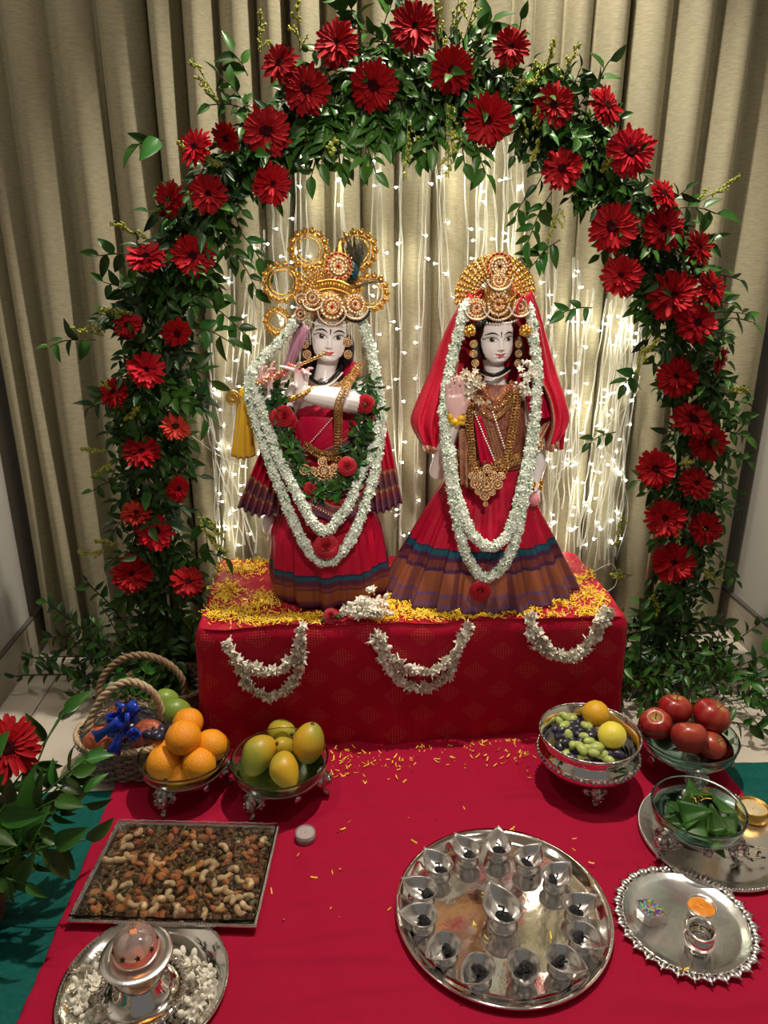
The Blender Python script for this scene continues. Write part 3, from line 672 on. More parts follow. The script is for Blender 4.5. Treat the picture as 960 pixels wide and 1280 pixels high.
# ---- painted marble head
def smooth(x, a, b): t = np.clip((x-a)/(b-a), 0, 1); return t*t*(3-2*t)
def head_mesh(kind):
    nz, na = 190, 230
    zk = [-1.42, -1.38, -1.25, -1.0, -.75, -.4, 0, .5, .9, 1.2, 1.45, 1.58, 1.62]
    wk = [.05, .27, .52, .77, .90, .98, 1.0, 1.03, .98, .84, .58, .28, .02]
    dk = [.03, .14, .30, .46, .62, .82, .96, 1.05, 1.02, .90, .62, .30, .02]   # half depth
    ck = [-.62, -.63, -.62, -.54, -.42, -.24, -.12, -.05, -.03, 0, 0, 0, 0]     # centre (towards viewer negative)
    zz = np.concatenate([np.linspace(-1.42, -1.2, 30, endpoint=False), np.linspace(-1.2, .8, 125, endpoint=False), np.linspace(.8, 1.62, 35)])
    # smooth interpolation of the tables
    def it(tab): 
        v = np.interp(zz, zk, tab); ker = np.hanning(9); ker /= ker.sum(); return np.convolve(np.pad(v, 4, 'edge'), ker, 'valid')
    W, D, Cc = it(wk), it(dk), it(ck)
    s = np.linspace(-math.pi, math.pi, na, endpoint=False); ang = s-.55*np.sin(s)*1.0   # denser at the front
    Z = zz[:, None]+0*ang[None]; X = W[:, None]*np.sin(ang)[None]; Yv = Cc[:, None]-D[:, None]*np.cos(ang)[None]
    front = smooth(np.cos(ang)[None]+0*Z, .05, .5)
    g = lambda x0, z0, sx_, sz_: np.exp(-((X-x0)/sx_)**2-((Z-z0)/sz_)**2)
    aX = np.abs(X)
    nose = np.exp(-(X/(.10+.05*np.clip(-Z, 0, .6)))**2)*np.interp(Z, [-.68, -.60, -.5, -.42, 0, .3], [0, .13, .26, .25, .07, 0])
    nose += .07*(g(.13, -.52, .07, .07)+g(-.13, -.52, .07, .07))
    lips = .065*np.exp(-(X/.27)**2)*(np.exp(-((Z+.80)/.055)**2)+1.1*np.exp(-((Z+.93)/.065)**2))-.02*np.exp(-(X/.3)**2-((Z+.865)/.03)**2)
    corner = -.035*np.exp(-((aX-.33)/.06)**2-((Z+.83)/.06)**2)
    eye = -.075*np.exp(-((aX-.5)/.28)**2-((Z-.05)/.20)**2)+.045*np.exp(-((aX-.5)/.19)**2-(Z/.12)**2)
    brow = .03*np.exp(-((aX-.5)/.3)**2-((Z-.32)/.1)**2)
    cheek = .045*np.exp(-((aX-.52)/.25)**2-((Z+.6)/.25)**2)
    chin = .07*g(0, -1.22, .22, .13)-.04*g(0, -1.04, .25, .06)
    Yv = Yv-front*(nose+lips+corner+eye+brow+cheek+chin)
    # paint
    col = np.ones(X.shape+(3,))*A(.88, .83, .83); fr = (np.cos(ang)[None]+0*Z) > .2
    def put(mask, c, soft=None):
        k = np.clip(mask, 0, 1)[..., None]*fr[..., None]; col[:] = col*(1-k)+np.array(c)*k
    blush = .25*np.exp(-((aX-.5)/.25)**2-((Z+.55)/.2)**2); put(blush, (.85, .60, .58))
    e = (aX-.5)/.35; tilt = .05*np.clip(e, -1, 1.3)*.6
    up = .15*np.clip(1-e**2, 0, 1)**.7+tilt*.9; lo = -.095*np.clip(1-e**2, 0, 1)**.8+tilt*.9
    inside = (Z < up) & (Z > lo) & (np.abs(e) < 1)
    put(np.exp(-((aX-.5)/.33)**2-((Z-.16)/.09)**2)*.35, (.45, .33, .33))
    put(inside.astype(float), (.80, .78, .78))
    ix = .47 if kind == 'k' else .5
    rr = np.sqrt((aX-ix)**2+(Z-.035)**2)
    put(inside*(rr < .135), (.10, .045, .03)); put(inside*(rr < .065), (.003, .003, .003))
    put(inside*(np.sqrt((X-(-.44))**2+(Z-.08)**2) < .025)+inside*(np.sqrt((X-.53)**2+(Z-.08)**2) < .025), (.9, .9, .9))
    ln = np.clip(1-np.abs(Z-up)/.035, 0, 1)*(e < 1.3)*(e > -1.05)
    put(np.minimum(1, ln*1.6), (.01, .008, .01)); lw = np.clip(1-np.abs(Z-lo)/.02, 0, 1)*(e < 1.15)*(e > -.8); put(lw*.8, (.03, .02, .02))
    wing = np.clip(1-np.abs(Z-(.06+.22*(e-1)))/.022, 0, 1)*(e > .95)*(e < 1.4); put(wing*.6, (.02, .01, .01))
    eb = (aX-.14)/.72; bc = .25+.17*np.sin(np.clip(eb, 0, 1)**.9*math.pi*.93)-.03*eb; th = .05*np.clip(np.sin(np.clip(eb, .02, .98)*math.pi), 0, 1)**.5
    put(np.clip((th-np.abs(Z-bc))/.012+.5, 0, 1)*(eb > 0)*(eb < 1), (.008, .006, .008))
    crease = np.clip(1-np.abs(Z-(up+.07))/.02, 0, 1)*(np.abs(e) < .95); put(crease*.35, (.3, .18, .18))
    mu_ = -.865+.085*(aX/.32)**2; ul = -.865+.11*np.clip(1-(aX/.34)**2, 0, 1)-.03*np.exp(-(X/.06)**2); ll = -.865-.15*np.clip(1-(aX/.27)**2, 0, 1)**.8+.085*(aX/.3)**2
    put(((Z < ul+.085*(aX/.32)**2) & (Z > ll) & (aX < .34)).astype(float), (.66, .13, .12)); put(np.clip(1-np.abs(Z-mu_)/.018, 0, 1)*(aX < .33), (.35, .03, .04))
    put(((aX > .07) & (aX < .13) & (np.abs(Z+.585) < .022)).astype(float)*.6, (.35, .12, .12))
    put(((aX < .028+.02*np.clip((Z-.18)*3, 0, 1)) & (Z > .16) & (Z < .48)).astype(float), (.30, .01, .02)); put(((aX < .02) & (Z > .2) & (Z < .42)).astype(float), (.03, .005, .01))
    # hair painted at the temples and over the skull
    hl = .92+.1*np.cos(X*2)-smooth(aX, .80, 1.0)*.9
    back = (np.cos(ang)[None]+0*Z) < .22
    col[(Z > hl) & ~back] = A(.03, .014, .01); col[back & (Z > -.9)] = A(.03, .014, .01)
    P = np.stack([X, Yv, Z], -1)
    v, f = grid(P, cv=True); f += [tuple(range(na-1, -1, -1))]
    return (v, f), col.reshape(-1, 3)
MARBLE_P = attr_mat('painted_marble', .24, coat=.4)
def finger(base, d, n, L, r, curl):
    """three phalanges bending towards n"""
    pts = [base]; dd = nrm(d); seg = (L*.42, L*.32, L*.26); ax = nrm(np.cross(dd, n)); out = [base]
    for k, s_ in enumerate(seg):
        a = curl[k] if isinstance(curl, (list, tuple)) else curl*(.7, 1.1, .8)[k]
        c, s = math.cos(a), math.sin(a); nn = nrm(np.cross(ax, dd)); nn = nn if np.dot(nn, n) > 0 or k else -nn
        dd = nrm(dd*c+(-np.cross(ax, dd)*-1 if False else nrm(n-dd*np.dot(n, dd)))*s) if abs(np.dot(n, dd)) < .95 else dd
        out.append(out[-1]+dd*s_*.5); out.append(out[-1]+dd*s_*.5)
    rr = [r*1.05, r*.98, r*.98, r*.9, r*.88, r*.8, r*.62]
    tip = sph(out[-1], r*.66, nu=6, nv=8)
    return [tube(out, rr, 10), tip]
def hand(W, D, N, S, L, curls, spread=.16, thumb=(.75, .35, .3), thumb_curl=.25):
    """wrist W, direction of the fingers D, the way the palm faces N, thumb side S, hand length L"""
    D, N = nrm(D), nrm(N); S = nrm(S-D*np.dot(S, D)-N*np.dot(N, S)); out = []
    P = []
    for t, wd, th in ((-.12, .155, .14), (.05, .165, .13), (.22, .22, .13), (.40, .235, .115), (.50, .225, .10), (.55, .19, .06)):
        c = W+D*L*t; row = []
        for a in np.linspace(0, 2*math.pi, 16, endpoint=False): row.append(c+S*math.cos(a)*wd*L+N*math.sin(a)*th*L*.9)
        P.append(row)
    v, f = grid(P, cv=True); f = f+[tuple(range(15, -1, -1)), tuple(range(80, 96))]; out.append((v, f))
    for i, (sp, ln) in enumerate(((1.5, .44), (.5, .50), (-.5, .46), (-1.5, .36))):
        b = W+D*L*.48+S*sp*.112*L; d = D+S*sp*spread*.5
        out += finger(b, d, N, ln*L, L*.052*(1 if i < 3 else .88), curls[i])
    b = W+D*L*.10+S*.16*L+N*.05*L; d = D*thumb[0]+S*thumb[1]+N*thumb[2]
    out += finger(b, d, N, .40*L, L*.062, thumb_curl)
    return out
def body(parts, parent, voxel=.0013, name='body', mt=None):
    v, f = join(parts); me = mkmesh(name, (v, f), m=mt or MARBLE)
    o = obj(name, me, parent=parent, world=True)
    md = o.modifiers.new('fuse', 'REMESH'); md.mode = 'VOXEL'; md.voxel_size = voxel; md.use_smooth_shade = True
    sm = o.modifiers.new('soft', 'SMOOTH'); sm.factor = .5; sm.iterations = 4
    dg = bpy.context.evaluated_depsgraph_get(); ev = o.evaluated_get(dg); nm = bpy.data.meshes.new_from_object(ev, depsgraph=dg)
    o.modifiers.clear(); o.data = nm; nm.materials.clear(); nm.materials.append(mt or MARBLE); nm.polygons.foreach_set('use_smooth', [True]*len(nm.polygons)); return o

# ---- jewellery
def beads(path, r, sp, seed=0):
    q = resample(path, sp); b = sph((0, 0, 0), r, (1, 1, 1), 4, 6); return stamps(b, [(np.eye(3), 1, p) for p in q])
def links(path, w_, sp, r=None):
    """openwork chain: small rings laid along the path"""
    q = resample(path, sp); ring = tube([(w_*.5*math.cos(a), w_*.5*math.sin(a), 0) for a in np.linspace(0, 2*math.pi, 8, endpoint=False)], r or w_*.13, 4, closed=True)
    pl = []
    for i, p in enumerate(q):
        pl.append((frame(A(.15*math.sin(i*2), -1, .25)), 1, p))
    return stamps(ring, pl)
def medallion(c, r, n=(0, -1, .25), gem=RUBY, outer='ruby', stones=18, flip=False):
    R = frame(n, (0, 0, 1)); c = np.asarray(c, float); pc = []
    base = lathe([(.001, .05), (.25, .16), (.45, .10), (.5, .16), (.62, .16), (.66, .08), (.9, .08), (.96, .14), (1.0, .05), (.98, -.06), (.6, -.08), (.001, -.08)], 24)
    pc.append((xf(base, R, r, c), GOLD_D))
    s = sph((0, 0, 0), 1, (1, 1, .7), 4, 6)
    pc.append((stamps(s, [(R, r*.15, c+R @ A(0, 0, r*.2))]), gem))
    ring = lambda rad, k, sz, z: stamps(s, [(R, r*sz, c+R @ (A(math.cos(a)*rad, math.sin(a)*rad, z)*r)) for a in np.linspace(0, 2*math.pi, k, endpoint=False)])
    pc.append((ring(.34, 10, .075, .16), PEARL)); pc.append((ring(.56, stones-4, .07, .2), PEARL if outer == 'ruby' else RUBY))
    pc.append((ring(.86, stones, .105, .12), RUBY if outer == 'ruby' else PEARL))
    pc.append((ring(1.06, stones+6, .07, .04), GOLD))
    return pc
def ring_flower(c, r0, r1, n=14, nrmv=(0, -1, .1)):
    R = frame(nrmv, (0, 0, 1)); pc = []; T = []
    for rr, tr in ((r0, .0022), (r0+(r1-r0)*.4, .0016), (r1*.80, .002)):
        T.append(tube([c+R @ A(rr*math.cos(a), rr*math.sin(a), 0) for a in np.linspace(0, 2*math.pi, 32, endpoint=False)], tr, 6, closed=True))
    pet = join([sph((0, 0, 0), 1, (1, .8, .55), 4, 8), sph((0, .9, .1), .5, (1, 1, .7), 3, 6), sph((-.7, .4, 0), .5, (1, 1, .7), 3, 6), sph((.7, .4, 0), .5, (1, 1, .7), 3, 6)])
    pl = []
    for k in range(n):
        a = 2*math.pi*k/n; rr = (r0+r1)/2+(r1-r0)*.18; Q = R @ np.array([[math.sin(a), math.cos(a), 0], [-math.cos(a), math.sin(a), 0], [0, 0, 1]])
        pl.append((Q, (r1-r0)*.40, c+R @ A(rr*math.cos(a), rr*math.sin(a), .001)))
    return join(T+[stamps(pet, pl)])

# ---- flower garlands worn by the idols
def star(n=5, L=1.0, W=.34, up=.35, tubeL=.8):
    out = []
    for k in range(n):
        a = 2*math.pi*k/n; R = np.array([[math.cos(a), -math.sin(a), 0], [math.sin(a), math.cos(a), 0], [0, 0, 1]])
        v = A(0, 0, 0), (W*.6, L*.5, up*.6), (0, L, up*.8), (-W*.6, L*.5, up*.6)
        out.append((A(*[tuple(q) for q in v]) @ R.T, [(0, 1, 2, 3)]))
    if tubeL: out.append(tube([(0, 0, -tubeL), (0, 0, .05)], [.10, .15], 4, False))
    return join(out)
STAR = star(); STAR_B = join([sph((0, 0, .2), .34, (1, 1, 1.5), 4, 6), tube([(0, 0, -.7), (0, 0, 0)], [.09, .14], 4, False)])
def garland(name, label, paths, R_, fs, group, per=2600, green=.25, cat='garland'):
    t = thing(name, label, cat, tuple(np.asarray(paths[0][0])), group)
    pl = []; gl = []; bl = []
    for path in paths:
        q = resample(path, .004); ph = rnd.uniform(0, 9); T = np.gradient(q, axis=0); L = len(q)*.004
        obj('cord', tube(q[::4], R_*.35, 6), GREEN_BUD, t, world=True)
        for k in range(int(L*per)):
            i = rnd.randrange(len(q)); d = nrm(T[i]); a = rnd.uniform(0, 6.28); u = nrm(np.cross(d, A(0, 1, .01))); w_ = np.cross(d, u)
            n = nrm(u*math.cos(a)+w_*math.sin(a)+A(0, -.25, 0)+d*rnd.gauss(0, .3)); p = q[i]+n*R_*rnd.uniform(.55, 1.1)*(1+.22*math.sin(i*.9+ph)+.15*math.sin(i*2.3))+d*rnd.uniform(-.002, .002)
            x = rnd.random(); (gl if x < green*.6 else bl if x < .35 else pl).append((frame(n, roll=rnd.uniform(0, 6)), fs*rnd.uniform(.7, 1.2), p))
    obj('blossoms', [(stamps(STAR, pl), PALE_FL), (stamps(STAR_B, bl), PALE_FL), (stamps(STAR_B, [(a, b*.7, c) for a, b, c in gl]), GREEN_BUD)], None, t, world=True, kind='stuff'); return t
def rose(name, label, c, r, n, group=None, parent=None):
    R = frame(n); t = thing(name, label, 'flower', tuple(c), group) if parent is None else parent; pc = []
    for layer in range(6):
        m_ = 3+layer//2; rr = .16+.15*layer; ti = .05+.16*layer
        for k in range(m_):
            a0 = 2*math.pi*(k+layer*.37)/m_; P = []
            for i in range(7):
                a = a0+(i-3)/3*(math.pi/m_*1.25); row = []
                for j in range(5):
                    s = j/4; rad = rr*(.45+.55*s**.6)*(1+ti*s*s)+.04*(abs(i-3)/3)*s; row.append((rad*math.cos(a), rad*math.sin(a), s*(.95-.10*layer)*(1-.12*(abs(i-3)/3)**2)-.2-.04*layer))
                P.append(row)
            pc.append(grid(P))
    if parent is None:
        obj('petals', xf(join(pc), R, r, c), ROSE, t, world=True, solid=.0004)
        obj('sepals', xf(star(5, 1.0, .3, -.2, .5), R, r*.9, c-R @ A(0, 0, r*.3)), LEAF, t, world=True)
        return t
    return obj(name, xf(join(pc), R, r, c), ROSE, parent, world=True, solid=.0004)
HAIR = mat('dark_hair', (.02, .012, .01), .6, bump=.4, bscale=200)
# ---------------------------------------------------------------- the flute player
YK = 1.672; K = plane_fn(YK)
k_base = A(K(410, 740)[0], YK-.005, AH+.004)
kr = thing('flute_player_idol', 'white marble idol in red silk playing a flute, wearing a gold crown with scalloped rings', 'idol', tuple(k_base))
hm, hc = head_mesh('k'); hs = 22.0*((K(408, 420)-_C) @ _f)/F
def place_head(hm, hc, ctr, s, yaw, roll, pitch, parent):
    R = np.array((Euler((pitch, roll, yaw), 'XYZ')).to_matrix()); v = (hm[0]*s) @ R.T+ctr
    return obj('head', (v, hm[1]), MARBLE_P, parent, world=True, paint=hc), R
eyeC = K(411.3, 420.2, .02)
hd, HR = place_head(hm, hc, eyeC+A(0, .02, 0), hs, .06, math.radians(6), .03, kr)
W = lambda a, b, o=0: K(a, b, o)
arm = []
neckb = W(405, 484, .0)
arm.append(tube([eyeC+A(-.001, .03, -.045), W(407, 462, -.005), W(406, 474, .0), W(405, 490, 0)], [.024, .022, .025, .04], 18))
arm.append(sph(W(406, 520, -.005), 1, (.078, .05, .085), 14, 20)); arm.append(sph(W(372, 494, 0), .032, nu=8, nv=12)); arm.append(sph(W(442, 492, 0), .034, nu=8, nv=12))
# his left arm: upper arm down, forearm across the chest, hand raised to the flute
wr = W(376, 489, .095)
arm.append(tube([W(443, 490, 0), W(452, 502, .03), W(444, 503, .06), W(430, 500, .08), W(405, 496, .09), W(386, 493, .095), wr], [.03, .029, .027, .026, .023, .018, .0145], 16))
arm += hand(wr+A(0, 0, .002), W(378, 452, .095)-wr, A(.2, -.35, -.05), A(-1, -.1, .1), .076, [(.25, .5, .4), (.95, 1.2, .9), (1.0, 1.2, .8), (.5, .9, .7)], .10, thumb=(.55, .9, .3))
arm += finger(W(374, 466, .10), W(355, 451.5, .10)-W(374, 462, .10), A(0, 0, -1), .042, .0042, .12)
# his right arm: raised, hand beside the end of the flute
wr2 = W(337, 492, .05)
arm.append(tube([W(372, 494, 0), W(358, 520, 0), W(347, 530, .01), W(340, 512, .035), wr2], [.028, .026, .023, .019, .0145], 14))
arm += hand(wr2, W(330, 460, .06)-wr2, A(.5, -.6, 0), A(.8, -.3, .2), .080, [(.15, .35, .3), (.5, .8, .5), (.25, .5, .4), (.1, .25, .2)], .26, thumb=(.55, .75, .35))
bd = body(arm, kr)
# pinkish hands in the photograph: rouge on the fingers is a painted finish of the marble
me = bd.data; co = np.zeros(len(me.vertices)*3); me.vertices.foreach_get('co', co); co = co.reshape(-1, 3)
def paint_hands(o, centres):
    me = o.data; co = np.zeros(len(me.vertices)*3); me.vertices.foreach_get('co', co); co = co.reshape(-1, 3)
    k = np.zeros(len(co))
    for c, r0, r1 in centres: k = np.maximum(k, 1-smooth(np.linalg.norm(co-c, axis=1), r0, r1))
    c4 = np.ones((len(co), 4)); c4[:, :3] = A(.88, .83, .83)*(1-k[:, None])+A(.82, .52, .52)*k[:, None]
    a = me.color_attributes.new('paint', 'FLOAT_COLOR', 'POINT'); a.data.foreach_set('color', c4.ravel()); me.materials.clear(); me.materials.append(MARBLE_P)
paint_hands(bd, [(W(374, 452, .1), .02, .045), (W(330, 462, .06), .03, .06)])
# flute
fa, fb = W(407, 441.5, .115), W(322, 479, .075)
fl = thing('flute', 'thin gold flute held at the lips of the flute playing idol', 'flute', tuple((fa+fb)/2))
fp = np.array([fa+(fb-fa)*t for t in np.linspace(0, 1, 20)])
obj('pipe', tube(fp, [.0030]*20, 10), GOLD, fl, world=True)
obj('rings', stamps(sph((0, 0, 0), .0046, (1, 1, 1), 4, 8), [(np.eye(3), .9, fa+(fb-fa)*t) for t in np.linspace(.02, 1, 22)]), BRASS, fl, world=True)
pl = [(rrot(), rnd.uniform(.006, .011), fa+(fb-fa)*rnd.uniform(.45, 1)+A(rnd.gauss(0, .004), rnd.gauss(0, .004), rnd.gauss(0, .004))) for _ in range(46)]
obj('flower_trim', [(stamps(STAR, pl[::2]), mat('coral_trim', (.62, .13, .08), .5)), (stamps(STAR_B, [(a, b*.6, c) for a, b, c in pl[1::2]]), PEARL)], None, fl, world=True)
# robe
skirt(K, YK, [(560, 374, 454), (585, 366, 458), (615, 356, 464), (640, 349, 467), (665, 340, 475), (690, 340, 479), (712, 339, 482), (730, 340, 483), (741, 348, 476)],
      lambda t: .062+.058*min(1, t*1.6), AH+.006, .082, 11, .060, SARI_K, kr, 1.0)
obj('stole_knot', sph(W(408, 655, .1), 1, (.055, .02, .03), 8, 14), RED_SILK, kr, world=True)
P = []
for py, xl, xr, dp in ((500, 376, 440, .045), (505, 370, 446, .055), (520, 366, 452, .064), (540, 367, 455, .066), (560, 370, 457, .064), (575, 366, 460, .066)):
    a, b = W(xl, py), W(xr, py); P.append([((a[0]+b[0])/2+abs(b[0]-a[0])/2*(1+.012*math.sin(t*9))*math.sin(t), YK-.004-dp*math.cos(t)*(1+.012*math.sin(t*9+py)), a[2]+.01*math.sin(t)) for t in np.linspace(0, 2*math.pi, 60, endpoint=False)])
obj('bodice', grid(P, cv=True), RED_SILK, kr, world=True, solid=.001)
cloth_strip(K, [(452, 520, .072), (425, 543, .078), (385, 566, .075)], [(460, 558, .07), (430, 572, .075), (400, 577, .07)], 30, 16, .003, 3, SARI_C, kr, 'sash', .55)
cloth_strip(K, [(395, 610, .12), (425, 625, .125), (460, 600, .10)], [(380, 640, .125), (425, 652, .13), (462, 630, .11)], 30, 16, .004, 3, SARI_C, kr, 'sash', .55)
cloth_strip(K, [(352, 500, .01), (362, 520, .03), (374, 555, .05)], [(297, 633, .02), (322, 645, .05), (356, 642, .06)], 70, 30, .010, 6, SARI_C, kr, 'cape', .24, bulge=.01)
cloth_strip(K, [(452, 495, .02), (464, 492, .0), (478, 505, -.03)], [(458, 640, .06), (480, 640, .04), (503, 628, 0)], 70, 30, .008, 6, SARI_C, kr, 'cape', .27, seed=2)
cloth_strip(K, [(352, 498, -.03), (410, 470, -.05), (470, 495, -.03)], [(330, 640, -.04), (410, 655, -.05), (488, 632, -.04)], 70, 20, .006, 8, RED_SILK, kr, 'cape')
STRIPE = mat('plum_striped_silk', (.20, .03, .07), .4, col2=(.42, .2, .3), nscale=9, nstretch=(6, 1, .2), sheen=.3)
cloth_strip(K, [(372, 402, -.01), (380, 405, .015), (388, 412, .03)], [(350, 468, .0), (356, 474, .025), (364, 462, .04)], 24, 24, .003, 3, STRIPE, kr, 'head_cloth', bulge=.01)
obj('hair', join([sph(W(408, 452, -.042), 1, (.056, .016, .062), 10, 18), sph(W(436, 458, -.018), 1, (.012, .014, .035), 8, 12), sph(W(382, 456, -.018), 1, (.012, .014, .035), 8, 12), sph(W(409, 425, -.022), 1, (.043, .03, .048), 10, 16), sph(W(383, 438, .0), 1, (.010, .015, .03), 8, 10), sph(W(437, 436, -.005), 1, (.011, .015, .032), 8, 10)]), HAIR, kr, world=True)
# crown
cr = obj('crown', join([lathe([(.0395*1.12, 0), (.0455, .004), (.046, .012), (.0435, .016), (.043, .030), (.040, .048), (.031, .062), (.016, .072), (.001, .075)], 36, c=W(413, 404, -.012)-A(0, 0, .002), sy=.95)]), GOLD_D, kr, world=True)
for (px, py, a, b) in ((352, 353, 14.5, 24), (386, 312, 13.5, 24), (447, 313, 13.5, 24), (463, 366, 13, 23), (347, 402, 9, 17)):
    u = 1.66/F; obj('crown_ring', ring_flower(W(px, py, -.02), a*u, b*u, 14), GOLD, cr, world=True)
bars = []
for i, a in enumerate(np.linspace(15, 165, 19)):
    ca, sa = math.cos(math.radians(a)), math.sin(math.radians(a)); c0 = W(411, 372, -.015)
    for k in range(7):
        r_ = .030+.0072*k; bars.append(sph(c0+A(ca*r_, 0, sa*r_), .0036+.0008*(k % 2), nu=4, nv=6))
    bars.append(tube([c0+A(ca*.02, 0, sa*.02), c0+A(ca*.076, 0, sa*.076)], .0016, 5))
for rr in (.036, .056, .074): bars.append(tube([W(411, 372, -.015)+A(math.cos(t)*rr, 0, math.sin(t)*rr) for t in np.linspace(.15, 3, 26)], .0016, 5))
obj('crown_fretwork', join(bars), GOLD, cr, world=True)
cap = []
for k in range(15):
    t = k/14; p = W(393+48*t, 360-7*math.sin(math.pi*t)+6*t, .035); cap.append(sph(p, .0055, (.8, 1, 1.5), 5, 8))
for dz in (-6, 5): cap.append(tube([W(393+48*t, 360+dz-7*math.sin(math.pi*t)+6*t, .037) for t in np.linspace(0, 1, 12)], .0028, 6))
obj('crown_cornice', join(cap), GOLD, cr, world=True)
for (px, py, r_, o, g_) in ((423, 333, 17, .03, RUBY), (415, 384, 15, .043, RUBY), (444, 380, 12, .038, RUBY), (391, 372, 10, .04, JET), (376, 392, 8, .034, JET), (377, 375, 8, .03, YEL)):
    obj('medallion', medallion(W(px, py, o), r_*1.62/F, (.01*(px-413), -1, .15), g_, 'ruby' if r_ > 16 else 'pearl'), None, cr, world=True)
for (px, py, r_) in ((415, 387, 18), (445, 383, 15), (391, 374, 13)):
    arc_ = [W(px+r_*math.cos(t), py+r_*math.sin(t)*1.05, .044) for t in np.linspace(.1, math.pi-.1, 16)]
    obj('crescent', [(tube(arc_, .0036, 6), GOLD_D), (beads(np.array(arc_)+A(0, -.004, 0), .0019, .0042), PEARL)], None, cr, world=True)
obj('crescent', beads([W(445+17*math.cos(t), 386+16*math.sin(t), .036) for t in np.linspace(.0, math.pi-.1, 16)], .0034, .0052), mat('dark_green_bead', (.005, .03, .02), .3), cr, world=True)
obj('red_patch', sph(W(390, 388, .042), 1, (.009, .004, .005), 5, 8), RUBY, cr, world=True)
obj('crown_spike', lathe([(.012, 0), (.008, .012), (.001, .026)], 6, c=W(425, 318, .02), sy=.4), GOLD, cr, world=True)
obj('pearl_fringe', beads([W(380+62*t, 399+6*math.sin(math.pi*t)+5*t, .045-.03*abs(t-.5)) for t in np.linspace(0, 1, 20)], .0026, .0062), PEARL, cr, world=True)
# peacock feather
fe = []; tl = []
pb = W(432, 352, .02)
FEATH = mat('peacock_barb', (.018, .022, .015), .5, col2=(.05, .04, .015), nscale=30)
for k in range(70):
    t = rnd.uniform(0, 1); s = A(-.012+.03*rnd.random(), 0, 0); tip = W(rnd.gauss(440, 8), rnd.uniform(288, 325), .01+rnd.gauss(0, .006))
    b0 = W(rnd.uniform(434, 446), rnd.uniform(335, 356), .018); mid = (b0+tip)/2+A(rnd.gauss(.004, .004), 0, 0); fe.append(tube([b0, mid, tip], [.0017, .0014, .0006], 3, False))
for k in range(9):
    fe.append(tube([W(440, 362, .03), W(458, 354+rnd.gauss(0, 2), .03), W(474+rnd.gauss(0, 6), 346+k*.9, .03)], .0006, 3, False))
ft = obj('peacock_feather', join(fe), FEATH, kr, world=True)
obj('feather_eye', sph(W(442, 338, .024), 1, (.008, .002, .016), 8, 12), mat('peacock_blue', (.0, .06, .10), .3, coat=.4), ft, world=True)
# earrings, necklaces, belt
for px, py in ((381, 430), (384, 443), (434, 428), (435, 443)):
    obj('earring', medallion(W(px, py, .035), .0095, (.3*(1 if px > 400 else -1), -1, .1), JET, 'pearl', 12), None, kr, world=True)
obj('shoulder_cloth', join([sph(W(440, 470, -.01), 1, (.020, .018, .034), 8, 12), sph(W(377, 476, -.01), 1, (.018, .018, .03), 8, 12)]), RED_SILK, kr, world=True)
obj('pearl_tassel', join([beads([W(x, 408, .02), W(x+1, 430, .02)], .0015, .0035) for x in (384, 387, 436, 439)]), PEARL, kr, world=True)
def arcp(x0, y0, x1, y1, sag, o0, o1, n=20): return [W(x0+(x1-x0)*t, y0+(y1-y0)*t+sag*math.sin(math.pi*t), o0+(o1-o0)*math.sin(math.pi*t)) for t in np.linspace(0, 1, n)]
obj('choker', tube(arcp(382, 466, 424, 463, 15, .018, .062), .0042, 8), JET, kr, world=True)
obj('pearl_choker', beads(arcp(383, 470, 428, 466, 15, .018, .066), .0023, .005), PEARL, kr, world=True)
nk = obj('gold_necklace', join([links(arcp(386, 476+d, 436, 470+d, 14, .03, .070), .0085, .006) for d in (0, 4)]), GOLD_D, kr, world=True)
lp = spline([W(450, 455, .05), W(441, 470, .075), W(430, 490, .115), W(424, 505, .12), W(423, 530, .09), W(422, 572, .085), W(416, 590, .10)], 40)
obj('long_necklace', join([links(lp+A(dx, -.002, 0), .0085, .0065) for dx in (-.005, .004)]+[beads(lp+A(0, -.005, 0), .0024, .0062)]), GOLD_D, kr, world=True)
lp = spline([W(372, 560, .075), W(376, 575, .09), W(382, 592, .10), W(392, 600, .11)], 20)
obj('long_necklace', join([links(lp+A(dx, -.002, 0), .009, .0065) for dx in (-.005, .004)]), GOLD_D, kr, world=True)
obj('pearl_string', join([beads([W(453, 525, .075), W(447, 545, .08), W(445, 560, .085)], .0032, .0062), beads([W(368, 562, .08), W(371, 580, .09), W(375, 594, .10)], .0032, .0062)]), PEARL, kr, world=True)
obj('pearl_trim', join([beads([W(415, 523, .075), W(400, 540, .078), W(388, 553, .076)], .0018, .0055), beads([W(385, 628, .13), W(402, 638, .135), W(420, 648, .135)], .0015, .006)]), PEARL, kr, world=True)
bl = arcp(383, 558, 428, 566, 8, .075, .082)
be = obj('belt', join([links(bl, .012, .006), links(np.array(bl)+A(0, 0, .007), .008, .005), beads(np.array(bl)+A(0, -.002, -.008), .0028, .006)]), GOLD_D, kr, world=True)
for px, py, r_ in ((405, 588, 9), (381, 587, 7), (392, 590, 7), (390, 595, 5.5), (418, 586, 7), (398, 602, 6), (408, 602, 6), (396, 611, 5), (409, 612, 5), (415, 597, 6), (387, 605, 5), (403, 577, 6)):
    obj('pendant', medallion(W(px, py, .115), r_*1.58/F, (0, -1, .2), RUBY if r_ < 8 else PEARL, 'pearl', 12), None, be, world=True)
